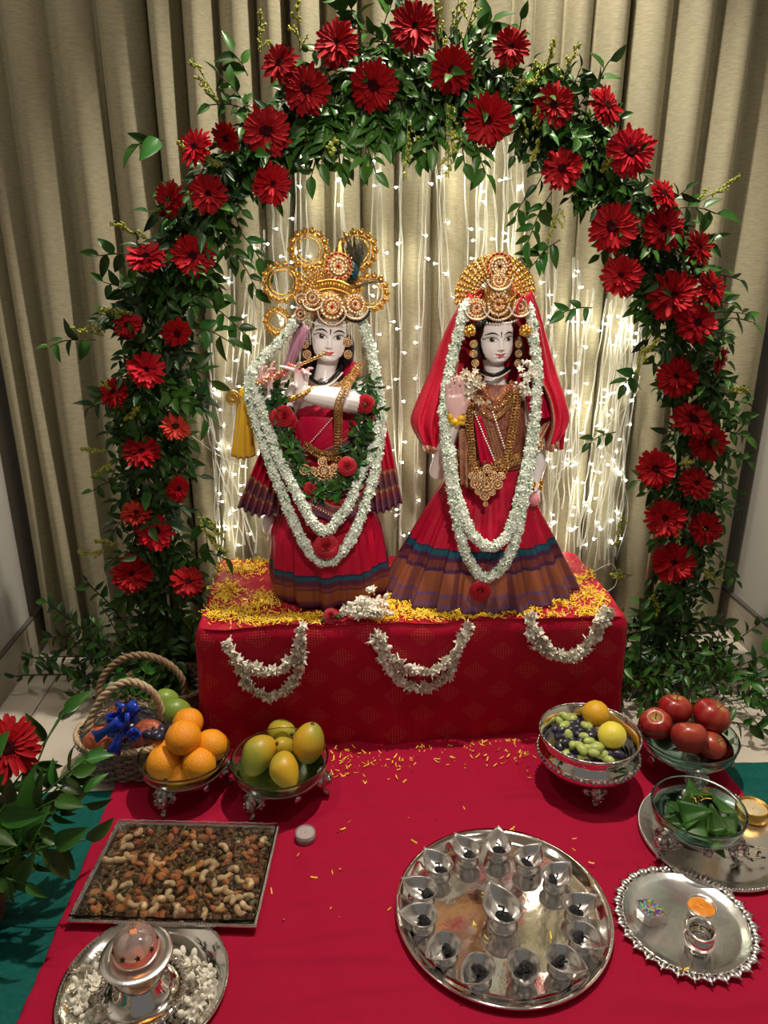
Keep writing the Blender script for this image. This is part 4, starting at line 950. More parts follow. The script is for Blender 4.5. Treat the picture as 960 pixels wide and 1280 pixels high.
obj('bracelet', join([tube([wr+HRv for HRv in [A(.023*math.cos(a), .019*math.sin(a), .012*math.cos(a)-.006) for a in np.linspace(0, 2*math.pi, 20, endpoint=False)]], .0045, 8, closed=True),
                      stamps(sph((0, 0, 0), .005, nu=4, nv=6), [(np.eye(3), 1, wr+A(.024*math.cos(a), .020*math.sin(a), .012*math.cos(a)-.006)) for a in np.linspace(0, 2*math.pi, 18, endpoint=False)])]), GOLD, kr, world=True)
# marble stump behind the robe and the feet
obj('marble_stump', join([sph(W(337, 656, -.02), 1, (.018, .02, .03), 10, 14)]), MARBLE, kr, world=True)
# yellow silk pouch with gold coin hanging from the arm
yt = thing('yellow_tassel', 'yellow silk drape with a gold coin hanging at the flute player\'s elbow', 'tassel', tuple(W(305, 530, .0)))
YSILK = mat('yellow_silk', (.72, .42, .004), .4, sheen=.3, bump=.1, bscale=60)
cloth_strip(K, [(300, 490, .0), (306, 488, .02), (312, 492, .0)], [(289, 570, .0), (303, 574, .02), (320, 570, 0)], 30, 20, .004, 4, YSILK, yt, 'silk', bulge=.006)
obj('marigold_knot', stamps(sph((0, 0, 0), .005, nu=4, nv=6), [(np.eye(3), rnd.uniform(.6, 1.2), W(304+rnd.gauss(0, 2.5), 491+rnd.gauss(0, 4), .012)) for _ in range(26)]), YEL, yt, world=True)
obj('gold_coin', xf(lathe([(.001, .002), (.35, .004), (.4, .014), (.6, .014), (.65, .004), (.9, .004), (1, .02), (1, -.1), (.001, -.1)], 24), frame(A(0, -1, .1)), .0165, W(291, 497, .02)), GOLD, yt, world=True)
# garlands on the flute player
gp = [W(a, b, o) for a, b, o in ((440, 383, .0), (452, 400, .015), (460, 425, .02), (466, 450, .03), (473, 490, .05), (476, 530, .07), (473, 560, .085), (465, 605, .11), (450, 650, .135), (432, 684, .145), (408, 703, .15), (386, 688, .145), (366, 650, .13), (350, 610, .11), (335, 570, .09), (322, 530, .07), (312, 495, .055), (314, 468, .045), (330, 447, .03), (352, 425, .02), (370, 400, .01), (384, 383, 0))]
gp2 = [W(a, b, o) for a, b, o in ((474, 520, .072), (466, 560, .09), (452, 590, .11), (436, 630, .135), (418, 655, .145), (404, 664, .15), (388, 648, .145), (370, 615, .13), (352, 580, .11), (338, 545, .092), (327, 510, .075), (318, 480, .06))]
garland('white_garland', 'long double garland of small white flowers worn by the flute playing idol', [spline(gp, 160), spline(gp2, 90)], .0080, .0085, 'white flower garlands worn by the idols', 3800, .3)
lg = thing('leaf_garland', 'garland of dark green leaves with red roses round the flute player\'s neck', 'garland', tuple(W(400, 560, .09)))
lpaths = [spline([W(a, b, o) for a, b, o in ((340, 478, .03), (345, 500, .06), (352, 530, .075), (362, 560, .085), (376, 590, .10), (392, 612, .115), (412, 612, .12), (432, 595, .115), (445, 570, .10), (452, 540, .085), (460, 505, .065), (457, 470, .05))], 70)]
sg = []; bk = []
for q in lpaths:
    for k in range(620):
        i = rnd.randrange(len(q)-1); T = nrm(q[i+1]-q[i]); d = nrm(A(rnd.gauss(0, 1), -.5, rnd.gauss(0, 1))); n = nrm(A(rnd.gauss(0, .5), -1, rnd.gauss(.3, .5))); x = nrm(np.cross(d, n)); n = np.cross(x, d)
        pl_ = (np.stack([x, d, n], 1), rnd.uniform(.016, .028), q[i]+A(rnd.gauss(0, .011), rnd.gauss(0, .006)-.006, rnd.gauss(0, .007))); (sg if pl_[2][1] < q[i][1]-.010 and len(sg) < 110 else bk).append(pl_)
obj('foliage', stamps(leafB, bk), LEAF_D, lg, world=True, kind='stuff')
for R, s, q in sg: inst('leaf', leaf_me[0], lg, R, s, q, world=True)
for px, py, r_, o in ((457, 505, 10, .09), (434, 583, 10, .135), (355, 520, 11, .095), (362, 526, 9, .095), (347, 522, 9, .09), (388, 610, 7, .13)):
    rose('rose', '', W(px, py, o), r_*1.15/F, (rnd.gauss(0, .3), -1, .2), parent=lg)
rose('rose', 'red rose at the tip of the flute player\'s white garland', W(408, 683, .158), 13*1.2/F, (.1, -1, .3))
# ---------------------------------------------------------------- the consort
YR = 1.66; Q = plane_fn(YR)
ra = thing('consort_idol', 'white marble idol in a red veil and pleated plaid-bordered skirt, one palm raised', 'idol', (Q(600, 740)[0], YR-.01, AH+.004))
hm, hc = head_mesh('r'); eyeR = Q(621.0, 423.3, .02)
hd, _ = place_head(hm, hc, eyeR+A(0, .02, 0), 21.6*((eyeR-_C) @ _f)/F, .14, math.radians(-2), .03, ra)
ar = [tube([eyeR+A(-.001, .03, -.045), Q(619, 466, -.005), Q(618, 476, 0), Q(617, 492, 0)], [.024, .022, .025, .04], 18), sph(Q(616, 525, -.005), 1, (.075, .046, .088), 14, 20),
      sph(Q(584, 498, 0), .03, nu=8, nv=12), sph(Q(650, 497, 0), .03, nu=8, nv=12)]
wq = Q(570, 522, .075)
ar.append(tube([Q(582, 498, 0), Q(562, 530, .0), Q(552, 575, .01), Q(547, 590, .02), Q(556, 560, .05), wq], [.028, .026, .023, .021, .018, .014], 14))
ar += hand(wq, Q(568, 480, .085)-wq, A(.0, -1, .15), A(1, -.2, .1), .094, [.06, .05, .06, .08], .03, thumb=(.95, .35, .12), thumb_curl=.1)
wl = Q(668, 603, .03)
ar.append(tube([Q(652, 497, 0), Q(664, 535, .0), Q(670, 560, .01), Q(673, 582, .02), wl], [.028, .026, .023, .018, .0135], 14))
ar += hand(wl, Q(668, 632, .05)-wl, A(-.6, -.5, 0), A(-.4, -1, .0), .07, [.7, .8, .8, .8], .08)
bd = body(ar, ra); paint_hands(bd, [(Q(568, 497, .085), .045, .055)])
obj('lotus_bud', xf(lathe([(.001, -1), (.5, -.7), (.8, 0), (.55, .7), (.001, 1.1)], 10, fn=lambda t, i: 1+.12*np.cos(t*5)), frame(A(.1, -.1, 1)), .017, Q(668, 625, .07)), mat('pink_lotus', (.80, .30, .36), .4), ra, world=True)
skirt(Q, YR, [(575, 572, 652), (590, 562, 656), (620, 545, 664), (650, 528, 675), (680, 512, 688), (710, 497, 699), (735, 486, 709), (742, 484, 711)],
      lambda t: .055+.10*t, AH+.006, .135, 21, .062, SARI_R, ra, .4, N=420)
P = []
for py, xl, xr, dp in ((478, 600, 640, .03), (486, 588, 648, .045), (500, 580, 655, .056), (525, 576, 656, .062), (550, 578, 654, .06), (580, 572, 655, .062)):
    a, b = Q(xl, py), Q(xr, py); P.append([((a[0]+b[0])/2+abs(b[0]-a[0])/2*math.sin(t), YR-.004-dp*math.cos(t), a[2]) for t in np.linspace(0, 2*math.pi, 60, endpoint=False)])
obj('bodice', grid(P, cv=True), mat('bronze_brocade', (.16, .03, .02), .5, col2=(.34, .13, .07), nscale=160, bump=.4, bscale=250), ra, world=True)
BROC = mat('brocade_pleat', (.17, .05, .035), .5, col2=(.5, .24, .13), nscale=120, nstretch=(1, 1, 5), bump=.4, bscale=250)
cloth_strip(Q, [(590, 495, .06), (600, 500, .068), (610, 505, .07)], [(612, 585, .075), (625, 588, .08), (636, 588, .075)], 36, 16, .003, 5, BROC, ra, 'pleated_sash')
cloth_strip(Q, [(573, 535, .07), (585, 537, .078), (592, 540, .08)], [(575, 605, .09), (585, 610, .10), (596, 612, .1)], 26, 16, .004, 3, BROC, ra, 'pleated_sash')
cloth_strip(Q, [(592, 520, .075), (602, 520, .08)], [(600, 580, .085), (618, 582, .088)], 16, 16, .003, 2, RED_SILK, ra, 'red_sash')
obj('pearl_trim', join([beads([Q(593, 515, .085), Q(605, 545, .088), Q(618, 575, .09)], .0022, .0058), beads([Q(616, 515, .085), Q(626, 545, .088), Q(634, 570, .09)], .0022, .0058)]), PEARL, ra, world=True)
# veil: over the head and down both sides, behind the body
VEIL = mat('red_veil', (.46, .006, .03), .5, col2=(.62, .03, .05), nscale=260, spec=.3, lo=.55, hi=.75)
TRIM = mat('glitter_trim', (.30, .09, .06), .35, .5, col2=(.75, .45, .3), nscale=420, bump=.6, bscale=400)
inner = [(592, 372, .03), (582, 395, .028), (574, 430, .02), (568, 470, .02), (556, 510, .03), (550, 540, .04), (548, 562, .04)]
outer = [(585, 366, -.02), (566, 395, -.02), (550, 430, -.03), (535, 470, -.03), (520, 505, -.02), (514, 530, -.01), (528, 558, .01)]
def veil(inn, out, name='veil'):
    a = spline([Q(*p) for p in inn], 60); b = spline([Q(*p) for p in out], 60); P = []
    for j in range(60):
        row = []
        for i in range(30):
            s = i/29; q = a[j]*(1-s)+b[j]*s; row.append(q+A(0, .010*math.sin(s*math.pi)*-1-.006*math.sin(s*15+j*.05)*(.4+j/50), 0))
        P.append(row)
    o = obj(name, grid(P), VEIL, ra, world=True, solid=.001); P = np.array(P)
    for col_ in (P[:, 0],): obj('veil_trim', [(tube(col_+A(0, -.003, 0), np.linspace(.004, .013, len(col_)), 8, flat=.25), TRIM)], None, o, world=True)
    e = P[-1]; obj('veil_trim', tube(e+A(0, -.004, 0), .009, 8, flat=.4), TRIM, o, world=True)
    return o
veil(inner, outer)
veil([(655, 370, .03), (663, 395, .028), (668, 430, .02), (674, 470, .03), (686, 500, .04), (690, 530, .05), (683, 560, .05)], [(664, 362, -.02), (676, 395, -.02), (686, 430, -.02), (698, 470, -.02), (708, 500, -.01), (713, 525, 0), (698, 552, .02)])
P = []
for j in range(24):
    t = j/23; py = 362+200*t; hw = np.interp(py, [362, 380, 420, 470, 520, 562], [20, 44, 62, 76, 92, 88]); row = []
    for i in range(40):
        s = i/39*2-1; row.append(Q(620+hw*s-4*t, py, -.045-.02*(1-abs(s))+.025*abs(s)**3+.004*math.sin(s*20)))
    P.append(row)
obj('veil', grid(P), VEIL, ra, world=True, solid=.001)
cloth_strip(Q, [(690, 525, .03), (680, 530, .045)], [(672, 560, .05), (664, 552, .05)], 12, 12, .003, 2, TRIM, ra, 'sleeve_trim')
cloth_strip(Q, [(655, 488, .04), (676, 492, .03), (686, 505, .02)], [(660, 512, .05), (676, 522, .05), (690, 522, .04)], 16, 12, .003, 2, RED_SILK, ra, 'sleeve')
obj('hair', join([sph(Q(620, 425, -.022), 1, (.043, .03, .05), 10, 16), sph(Q(594, 445, .0), 1, (.012, .015, .036), 8, 10), sph(Q(648, 442, -.005), 1, (.012, .015, .038), 8, 10)]), HAIR, ra, world=True)
# crown
cr = obj('crown', lathe([(.0445, 0), (.046, .006), (.044, .014), (.043, .034), (.038, .052), (.030, .075), (.024, .092), (.012, .104), (.001, .108)], 36, c=Q(621, 408, -.012), sy=.95), GOLD_D, ra, world=True)
c0 = Q(619, 371, -.028); fan = []
for i, a in enumerate(np.linspace(-8, 188, 23)):
    ca, sa = math.cos(math.radians(a)), math.sin(math.radians(a))
    for k in range(7): fan.append(sph(c0+A(ca, 0, sa)*(.046+.0068*k), .0034+.0012*(k % 2)+.0003*k, (1, .8, 1), 4, 6))
    fan.append(tube([c0+A(ca, 0, sa)*.03, c0+A(ca, 0, sa)*.09], .0015, 5))
for rr in (.042, .066, .089): fan.append(tube([c0+A(math.cos(t), 0, math.sin(t))*rr for t in np.linspace(-.14, math.pi+.14, 40)], .0017, 5))
obj('crown_fan', join(fan), GOLD, cr, world=True)
for (px, py, r_, o, g_) in ((624, 333, 17, .03, JET), (596, 385, 12, .04, RUBY), (623, 380, 15, .046, RUBY), (650, 383, 10, .038, RUBY), (624, 350, 9, .04, RUBY)):
    obj('medallion', medallion(Q(px, py, o), r_*1.6/F, (.01*(px-622), -1, .15), g_, 'ruby' if r_ > 16 else 'pearl'), None, cr, world=True)
for (px, py, r_, mt_) in ((624, 349, 15, PEARL), (623, 383, 19, PEARL), (596, 386, 15, PEARL), (650, 384, 13, PEARL), (626, 362, 19, GOLD)):
    arc_ = [Q(px+r_*math.cos(t), py+r_*math.sin(t)*.9, .048) for t in np.linspace(.1, math.pi-.1, 16)]
    obj('crescent', [(tube(arc_, .0036, 6), GOLD_D), (beads(np.array(arc_)+A(0, -.004, 0), .0021, .0044), mt_)], None, cr, world=True)
obj('crescent', beads([Q(595+18*math.cos(t), 388+18*math.sin(t), .036) for t in np.linspace(-.3, math.pi-.2, 16)], .0036, .0056), MATS['dark_green_bead'], cr, world=True)
obj('pearl_fringe', beads([Q(598+48*t, 401+4*math.sin(math.pi*t), .045-.03*abs(t-.5)) for t in np.linspace(0, 1, 20)], .0026, .0062), PEARL, cr, world=True)
obj('red_ribbon', join([tube(spline([Q(652, 372, .04), Q(646, 385, .045), Q(648, 400, .05), Q(652, 412, .04)], 12), .004, 6, flat=.4), tube(spline([Q(602, 368, .03), Q(594, 376, .035), Q(588, 390, .03)], 12), .004, 6, flat=.4)]), RED_SILK, cr, world=True)
for px in (587, 656): obj('gold_boss', join([sph(Q(px, 413, .045), .0125, nu=8, nv=12), stamps(sph((0, 0, 0), .0034, nu=4, nv=6), [(np.eye(3), 1, Q(px, 413, .045)+nrm(A(rnd.gauss(0, 1), -1, rnd.gauss(0, 1)))*.0125) for _ in range(26)])]), GOLD, ra, world=True)
for px, py in ((592, 430), (592, 442), (594, 454), (648, 430), (648, 442), (647, 454)):
    obj('earring', medallion(Q(px, py, .035), .0085, (.3*(1 if px > 620 else -1), -1, .1), JET, 'pearl', 10), None, ra, world=True)
obj('nose_ring', sph(Q(627.5, 438, .062), .0022, nu=4, nv=6), GOLD, ra, world=True)
def arcq(x0, y0, x1, y1, sag, o0, o1, n=20): return [Q(x0+(x1-x0)*t, y0+(y1-y0)*t+sag*math.sin(math.pi*t), o0+(o1-o0)*math.sin(math.pi*t)) for t in np.linspace(0, 1, n)]
obj('choker', tube(arcq(599, 462, 636, 460, 8, .015, .052), .0048, 8), JET, ra, world=True)
obj('pearl_choker', beads(arcq(599, 465, 637, 463, 9, .015, .056), .002, .0045), PEARL, ra, world=True)
for k, (a, mt_) in enumerate(((arcq(600, 482, 640, 478, 20, .05, .07), mat('coral_bead', (.55, .1, .05), .3)), (arcq(594, 492, 642, 488, 20, .05, .075), BRASS), (arcq(590, 498, 644, 494, 26, .05, .078), BRASS))):
    obj('necklace', [(links(a, .0085, .0058), GOLD_D), (beads(np.array(a)+A(0, -.004, 0), .0022, .006), mt_)], None, ra, world=True)
for pth in ([(588, 495, .065), (586, 520, .078), (589, 555, .085), (592, 585, .095), (602, 598, .11)], [(648, 485, .065), (645, 510, .075), (639, 545, .085), (632, 580, .095), (626, 596, .11)]):
    lp = spline([Q(*p) for p in pth], 36)
    obj('long_necklace', join([links(lp+A(dx, -.002, 0), .0085, .0065) for dx in (-.005, .004)]+[beads(lp+A(0, -.005, 0), .0024, .0062)]), GOLD_D, ra, world=True)
bl = arcq(572, 576, 648, 573, 8, .06, .085)
be = obj('belt', join([links(bl, .013, .006), links(np.array(bl)+A(0, 0, .007), .008, .005), links(np.array(bl)+A(0, -.002, -.008), .009, .006)]), GOLD_D, ra, world=True)
for px, py, r_ in ((608, 605, 9.5), (594, 604, 7), (622, 605, 7), (601, 595, 6), (616, 594, 6), (606, 619, 7), (598, 614, 5), (615, 615, 5), (590, 595, 5), (627, 595, 5), (609, 586, 6), (607, 630, 3.5)):
    obj('pendant', medallion(Q(px, py, .118), r_*1.58/F, (0, -1, .2), RUBY if r_ > 6 else JET, 'pearl', 12), None, be, world=True)
for w__, nm in ((wq, 'wrist_thread'), (wl, 'bracelet')):
    obj(nm, [(stamps(sph((0, 0, 0), .0055, nu=4, nv=6), [(np.eye(3), rnd.uniform(.7, 1.3), w__+A(.016*math.cos(a), .015*math.sin(a), rnd.uniform(-.012, .006))) for a in np.linspace(0, 2*math.pi, 40, endpoint=False)]), YSILK if nm == 'wrist_thread' else GOLD)], None, ra, world=True)
obj('bracelet', links([Q(676-12*t, 555+4*math.sin(3*t), .055) for t in np.linspace(0, 1, 8)], .014, .005), GOLD, ra, world=True)
# garlands and flowers on the consort
g1 = [Q(a, b, o) for a, b, o in ((585, 378, .02), (578, 392, .04), (574, 415, .045), (566, 445, .05), (559, 480, .06), (555, 515, .075), (558, 560, .09), (563, 600, .115), (570, 640, .135), (577, 675, .15), (588, 703, .158), (603, 722, .165), (622, 715, .165), (638, 692, .158), (648, 660, .145), (656, 620, .125), (664, 580, .10), (668, 540, .08), (670, 500, .065), (672, 465, .055), (668, 430, .045), (664, 400, .04), (660, 382, .02))]
g2 = [Q(a, b, o) for a, b, o in ((562, 560, .10), (567, 600, .12), (578, 640, .14), (592, 670, .155), (612, 684, .16), (632, 672, .155), (645, 640, .14), (654, 600, .12), (662, 565, .10), (666, 530, .085))]
garland('white_garland', 'long double garland of small white flowers worn by the veiled idol', [spline(g1, 160), spline(g2, 90)], .0078, .0085, 'white flower garlands worn by the idols', 3800, .3)
rose('rose', 'red rose at the tip of the veiled idol\'s white garland', Q(600, 739, .178), 11*1.2/F, (-.1, -1, .1))
BL_W = mkmesh('blossom', [(star(6, 1.0, .46, .45, .9), WHITE_FL), (star(5, .6, .4, .75, 0), WHITE_FL)])
BUDW = mkmesh('blossom', [(join([sph((0, 0, .25), .38, (1, 1, 1.6), 5, 7), tube([(0, 0, -.8), (0, 0, 0)], [.1, .16], 5, False)]), WHITE_FL)])
CREAM = mat('cream_petal', (.62, .52, .38), .6); BL_C = mkmesh('blossom', [(star(6, 1.0, .4, .8, 1.2), CREAM)])
def bunch(name, label, pts, s0, mes, c, group=None, cat='flowers', parent=None, out=A(0, -1, .5)):
    t = thing(name, label, cat, tuple(c), group)
    for p in pts:
        n = nrm(nrm(p-c+A(0, 0, .001))*.8+out*.5+A(rnd.gauss(0, .3), rnd.gauss(0, .3), rnd.gauss(0, .3))); inst('blossom', rnd.choice(mes), t, frame(n, roll=rnd.uniform(0, 6)), s0*rnd.uniform(.8, 1.2), p, world=True)
    return t
c = Q(592, 478, .06); bunch('cream_flowers', 'cream tuberose blossoms tucked at the veiled idol\'s right shoulder', [Q(rnd.gauss(588, 7), rnd.gauss(478, 9), .075+rnd.uniform(-.01, .01)) for _ in range(60)], .0095, [BL_C, BL_C, BUDW], c+A(0, .02, 0), 'shoulder flowers')
c = Q(657, 475, .06); bunch('white_flowers', 'white tuberose blossoms tucked at the veiled idol\'s left shoulder', [Q(rnd.gauss(657, 5), rnd.uniform(452, 492), .078+rnd.uniform(-.01, .01)) for _ in range(46)], .0088, [BL_W, BUDW, BUDW], c+A(0, .02, 0), 'shoulder flowers')

# ================================================================== WHITE FLOWERS ON THE ALTAR
def drape(label, strands, group='white garlands on the front of the altar'):
    t = thing('tuberose_garland', label, 'garland', tuple(onz(strands[0][0][0], strands[0][0][1], AH)), group)
    for st in strands:
        pts = []
        for px, py in st:
            q = ony(px, py, AY0-.012)
            if q[2] > AH+.006: q = onz(px, py, AH+.010)
            pts.append(q)
        c = spline(pts, 60); obj('string', tube(c, .0009, 4), GREEN_BUD, t, world=True)
        for p in resample(c, .0105):
            for _ in range(2):
                n = nrm(A(rnd.gauss(0, .8), -.75, rnd.gauss(.2, .8))); inst('blossom', rnd.choice((BL_W, BL_W, BUDW)), t, frame(n, roll=rnd.uniform(0, 6)), rnd.uniform(.012, .0175), p+A(rnd.gauss(0, .004), -.004, rnd.gauss(0, .004)), world=True)
drape('double string of white tuberose blossoms draped at the left end of the altar front', [[(375, 782), (374, 800), (368, 820), (352, 833), (335, 838), (318, 834), (305, 828)], [(378, 790), (378, 815), (372, 840), (358, 860), (338, 870), (315, 858), (303, 842), (294, 820), (285, 800)]])
drape('double string of white tuberose blossoms draped at the middle of the altar front', [[(588, 782), (578, 802), (562, 824), (540, 838), (515, 836), (492, 822), (478, 802), (472, 790)], [(580, 790), (572, 815), (562, 838), (545, 854), (520, 858), (498, 848), (482, 828), (472, 808), (468, 795)]])
drape('thick string of white tuberose blossoms draped at the right end of the altar front', [[(662, 768), (668, 785), (680, 805), (702, 818), (725, 812), (742, 792), (750, 772), (757, 760)], [(662, 772), (664, 790), (678, 810), (700, 820), (722, 818), (740, 800), (752, 782), (760, 766)]])
c = onz(457, 768, AH+.02)
bunch('flower_heap', 'heap of white tuberose blossoms on the altar between the two idols', [c+A(rnd.gauss(0, .021), rnd.gauss(0, .009), abs(rnd.gauss(0, .018))) for _ in range(105)], .0135, [BL_W, BL_W, BUDW], c-A(0, 0, .01), out=A(0, -.8, .8))
c = onz(414, 772, AH+.012); rt = rose('rose', 'small red rose with green leaves lying on the altar beside the white flower heap', c+A(0, 0, .004), .011, (.2, -.8, .6))
for k in range(14):
    d = nrm(A(rnd.gauss(.5, .8), rnd.gauss(0, .4), rnd.gauss(.1, .3))); n = nrm(A(rnd.gauss(0, .3), -.6, 1)); x = nrm(np.cross(d, n)); inst('leaf', leaf_me[1], rt, np.stack([x, d, np.cross(x, d)], 1), rnd.uniform(.014, .022), c+A(rnd.gauss(.006, .006), .002, .004), world=True)
# ================================================================== FOREGROUND: BOWLS, TRAYS, FRUIT
CZ = .0115          # top of the crimson cloth
GLASS_T = mat('green_glass', (.72, .93, .88), .01, trans=1.0, ior=1.45)
ORANGE = mat('orange_peel', (.90, .30, .01), .42, col2=(.95, .38, .015), nscale=8, bump=.5, bscale=420, coat=.15)
MANGO = mat('mango_skin', (.62, .38, .03), .4, col2=(.28, .30, .04), nscale=9, lo=.42, hi=.6, bump=.08, bscale=200, coat=.15)
LEMON = mat('yellow_citrus', (.80, .56, .03), .42, col2=(.72, .38, .02), nscale=7, bump=.3, bscale=330, coat=.15)
APPLE = mat('apple_skin', (.24, .008, .012), .28, col2=(.46, .09, .04), nscale=16, nstretch=(1, 1, .22), lo=.42, hi=.75, coat=.3)
GRAPE_G = mat('green_grape', (.36, .44, .10), .3, col2=(.45, .50, .16), nscale=9, coat=.2); GRAPE_B = mat('black_grape', (.012, .010, .022), .3, col2=(.035, .03, .06), nscale=12, coat=.2)
STEMB = mat('brown_stalk', (.09, .055, .02), .7)
def round_fruit(name, label, c, r, mt, group, kind='orange', rot=(0, 0, 0), cat='fruit'):
    R = np.array(Euler(rot).to_matrix()); t = thing(name, label, cat, tuple(c), group); sd = rnd.uniform(0, 9)
    def streaks(v, kind_):
        a = np.arctan2(v[:, 1], v[:, 0]); z = v[:, 2]/r; k = np.clip(.5+.35*np.sin(a+sd)+.18*np.sin(a*9+sd*3+z)+.12*np.sin(a*23+sd), 0, 1)
        if kind_ == 'apple':
            dd = np.hypot(v[:, 0], v[:, 1])/r; k = np.clip(k*.55*(.6+.5*z), 0, 1); cc = A(.27, .006, .012)*(1-k[:, None])+A(.52, .13, .05)*k[:, None]
            g_ = np.clip(np.exp(-(dd/.26)**2)*(z > 0)*1.1, 0, 1)[:, None]; return cc*(1-g_)+A(.46, .36, .10)*g_
        k = np.clip(.5+.5*np.sin(a*1+sd)+.4*np.sin(z*2.5+sd*2)-.1, 0, 1)[:, None]; return A(.62, .36, .02)*(1-k)+A(.33, .33, .04)*k
    if kind == 'orange':
        v, f = sph((0, 0, 0), r, (1, 1, .94), 22, 32); d = np.hypot(v[:, 0], v[:, 1])/r; v[:, 2] -= np.where(v[:, 2] > 0, 1, 0)*.07*r*np.exp(-(d/.16)**2)
        a = np.arctan2(v[:, 1], v[:, 0]); v *= (1+.012*np.sin(a*5)*np.exp(-(d/.6)**2))[:, None]
        v[:, 2] += .05*r*np.exp(-((d-.2)/.1)**2)*(v[:, 2] > 0)
        obj('peel', xf((v, f), R, 1, c), mt, t, world=True); obj('stem_scar', xf(star(5, .12*r/.1*.1, .05*r/.1*.1, 0, 0), R, 1, c+R @ A(0, 0, r*.875)), STEMG, t, world=True)
    elif kind == 'mango':
        v, f = sph((0, 0, 0), r, (.86, .8, 1.12), 24, 32); k = v[:, 2]/r
        v[:, 0] += .16*r*(k-.2)**2*np.sign(.6); v[:, 0] *= (1-.16*np.clip(-k, 0, 1.2)); v[:, 1] *= (1-.12*np.clip(-k, 0, 1.2))
        obj('skin', xf((v, f), R, 1, c), attr_mat('mango_paint', .4, coat=.15) if mt is MANGO else mt, t, world=True, paint=streaks(v, 'mango') if mt is MANGO else None); p = np.array([.16*r*.8, 0, r*1.09]); obj('stalk', xf(lathe([(.001, .004), (.0035, .003), (.0055, -.001), (.006, -.004)], 10), R, 1, c+R @ p), STEMB, t, world=True)
    elif kind == 'apple':
        pr = []
        for a in np.linspace(.03, math.pi-.03, 26):
            rr = math.sin(a); z = math.cos(a)*.92; d = rr
            z -= .34*math.exp(-(d/.30)**2)*(1 if z > 0 else -.5); rr *= 1+.10*math.cos(a); pr.append((rr*r, z*r))
        m_ = lathe(pr, 32, fn=lambda t_, i: 1+.018*np.cos(t_*5)); obj('skin', xf((m_[0], [q[::-1] for q in m_[1]]), R, 1, c), attr_mat('apple_paint', .28, coat=.3), t, world=True, paint=streaks(m_[0], 'apple'))
        obj('stalk', xf(tube([(0, 0, r*.55), (.001, 0, r*.8), (.003, .001, r*1.02)], [.0012, .0011, .0016], 6), R, 1, c), STEMB, t, world=True)
    return t
def ornate_leg(c, a, r, zt, s=1.0):
    """a cast silver leg with a mask, scroll wings and a ball foot; a = angle round the bowl"""
    d = A(math.cos(a), math.sin(a), 0); T = A(-d[1], d[0], 0); p = c+d*r; pc = []
    pc.append(tube([p+A(0, 0, zt), p+d*.008*s+A(0, 0, zt*.78), p+d*.010*s+A(0, 0, zt*.55), p+d*.002+A(0, 0, zt*.32), p+d*.007*s+A(0, 0, zt*.14), p+d*.013*s+A(0, 0, .010*s)], np.array([.008, .012, .013, .008, .0045, .005])*s, 12))
    pc.append(sph(p+d*.014*s+A(0, 0, .0062*s), .0062*s, nu=6, nv=10)); pc.append(sph(p+d*.016*s+A(0, 0, zt*.62), .0105*s, (1, 1, 1.15), 8, 12))
    for sg in (-1, 1):
        pc.append(tube([p+A(0, 0, zt*.75), p+T*sg*.014*s+d*.003+A(0, 0, zt*.80), p+T*sg*.024*s+A(0, 0, zt*.66), p+T*sg*.020*s+d*.004+A(0, 0, zt*.52), p+T*sg*.013*s+d*.006+A(0, 0, zt*.6)], np.array([.006, .0075, .006, .0045, .003])*s, 8, flat=.7))
        for k in range(4): pc.append(sph(p+T*sg*(.010+.004*k)*s+d*.008*s+A(0, 0, zt*(.50+.07*k)), .0032*s, nu=4, nv=6))
    for k in range(7): pc.append(sph(p+d*.022*s+T*.010*s*math.cos(k*.9)+A(0, 0, zt*.62+.010*s*math.sin(k*.9)), .003*s, nu=4, nv=6))
    return join(pc)
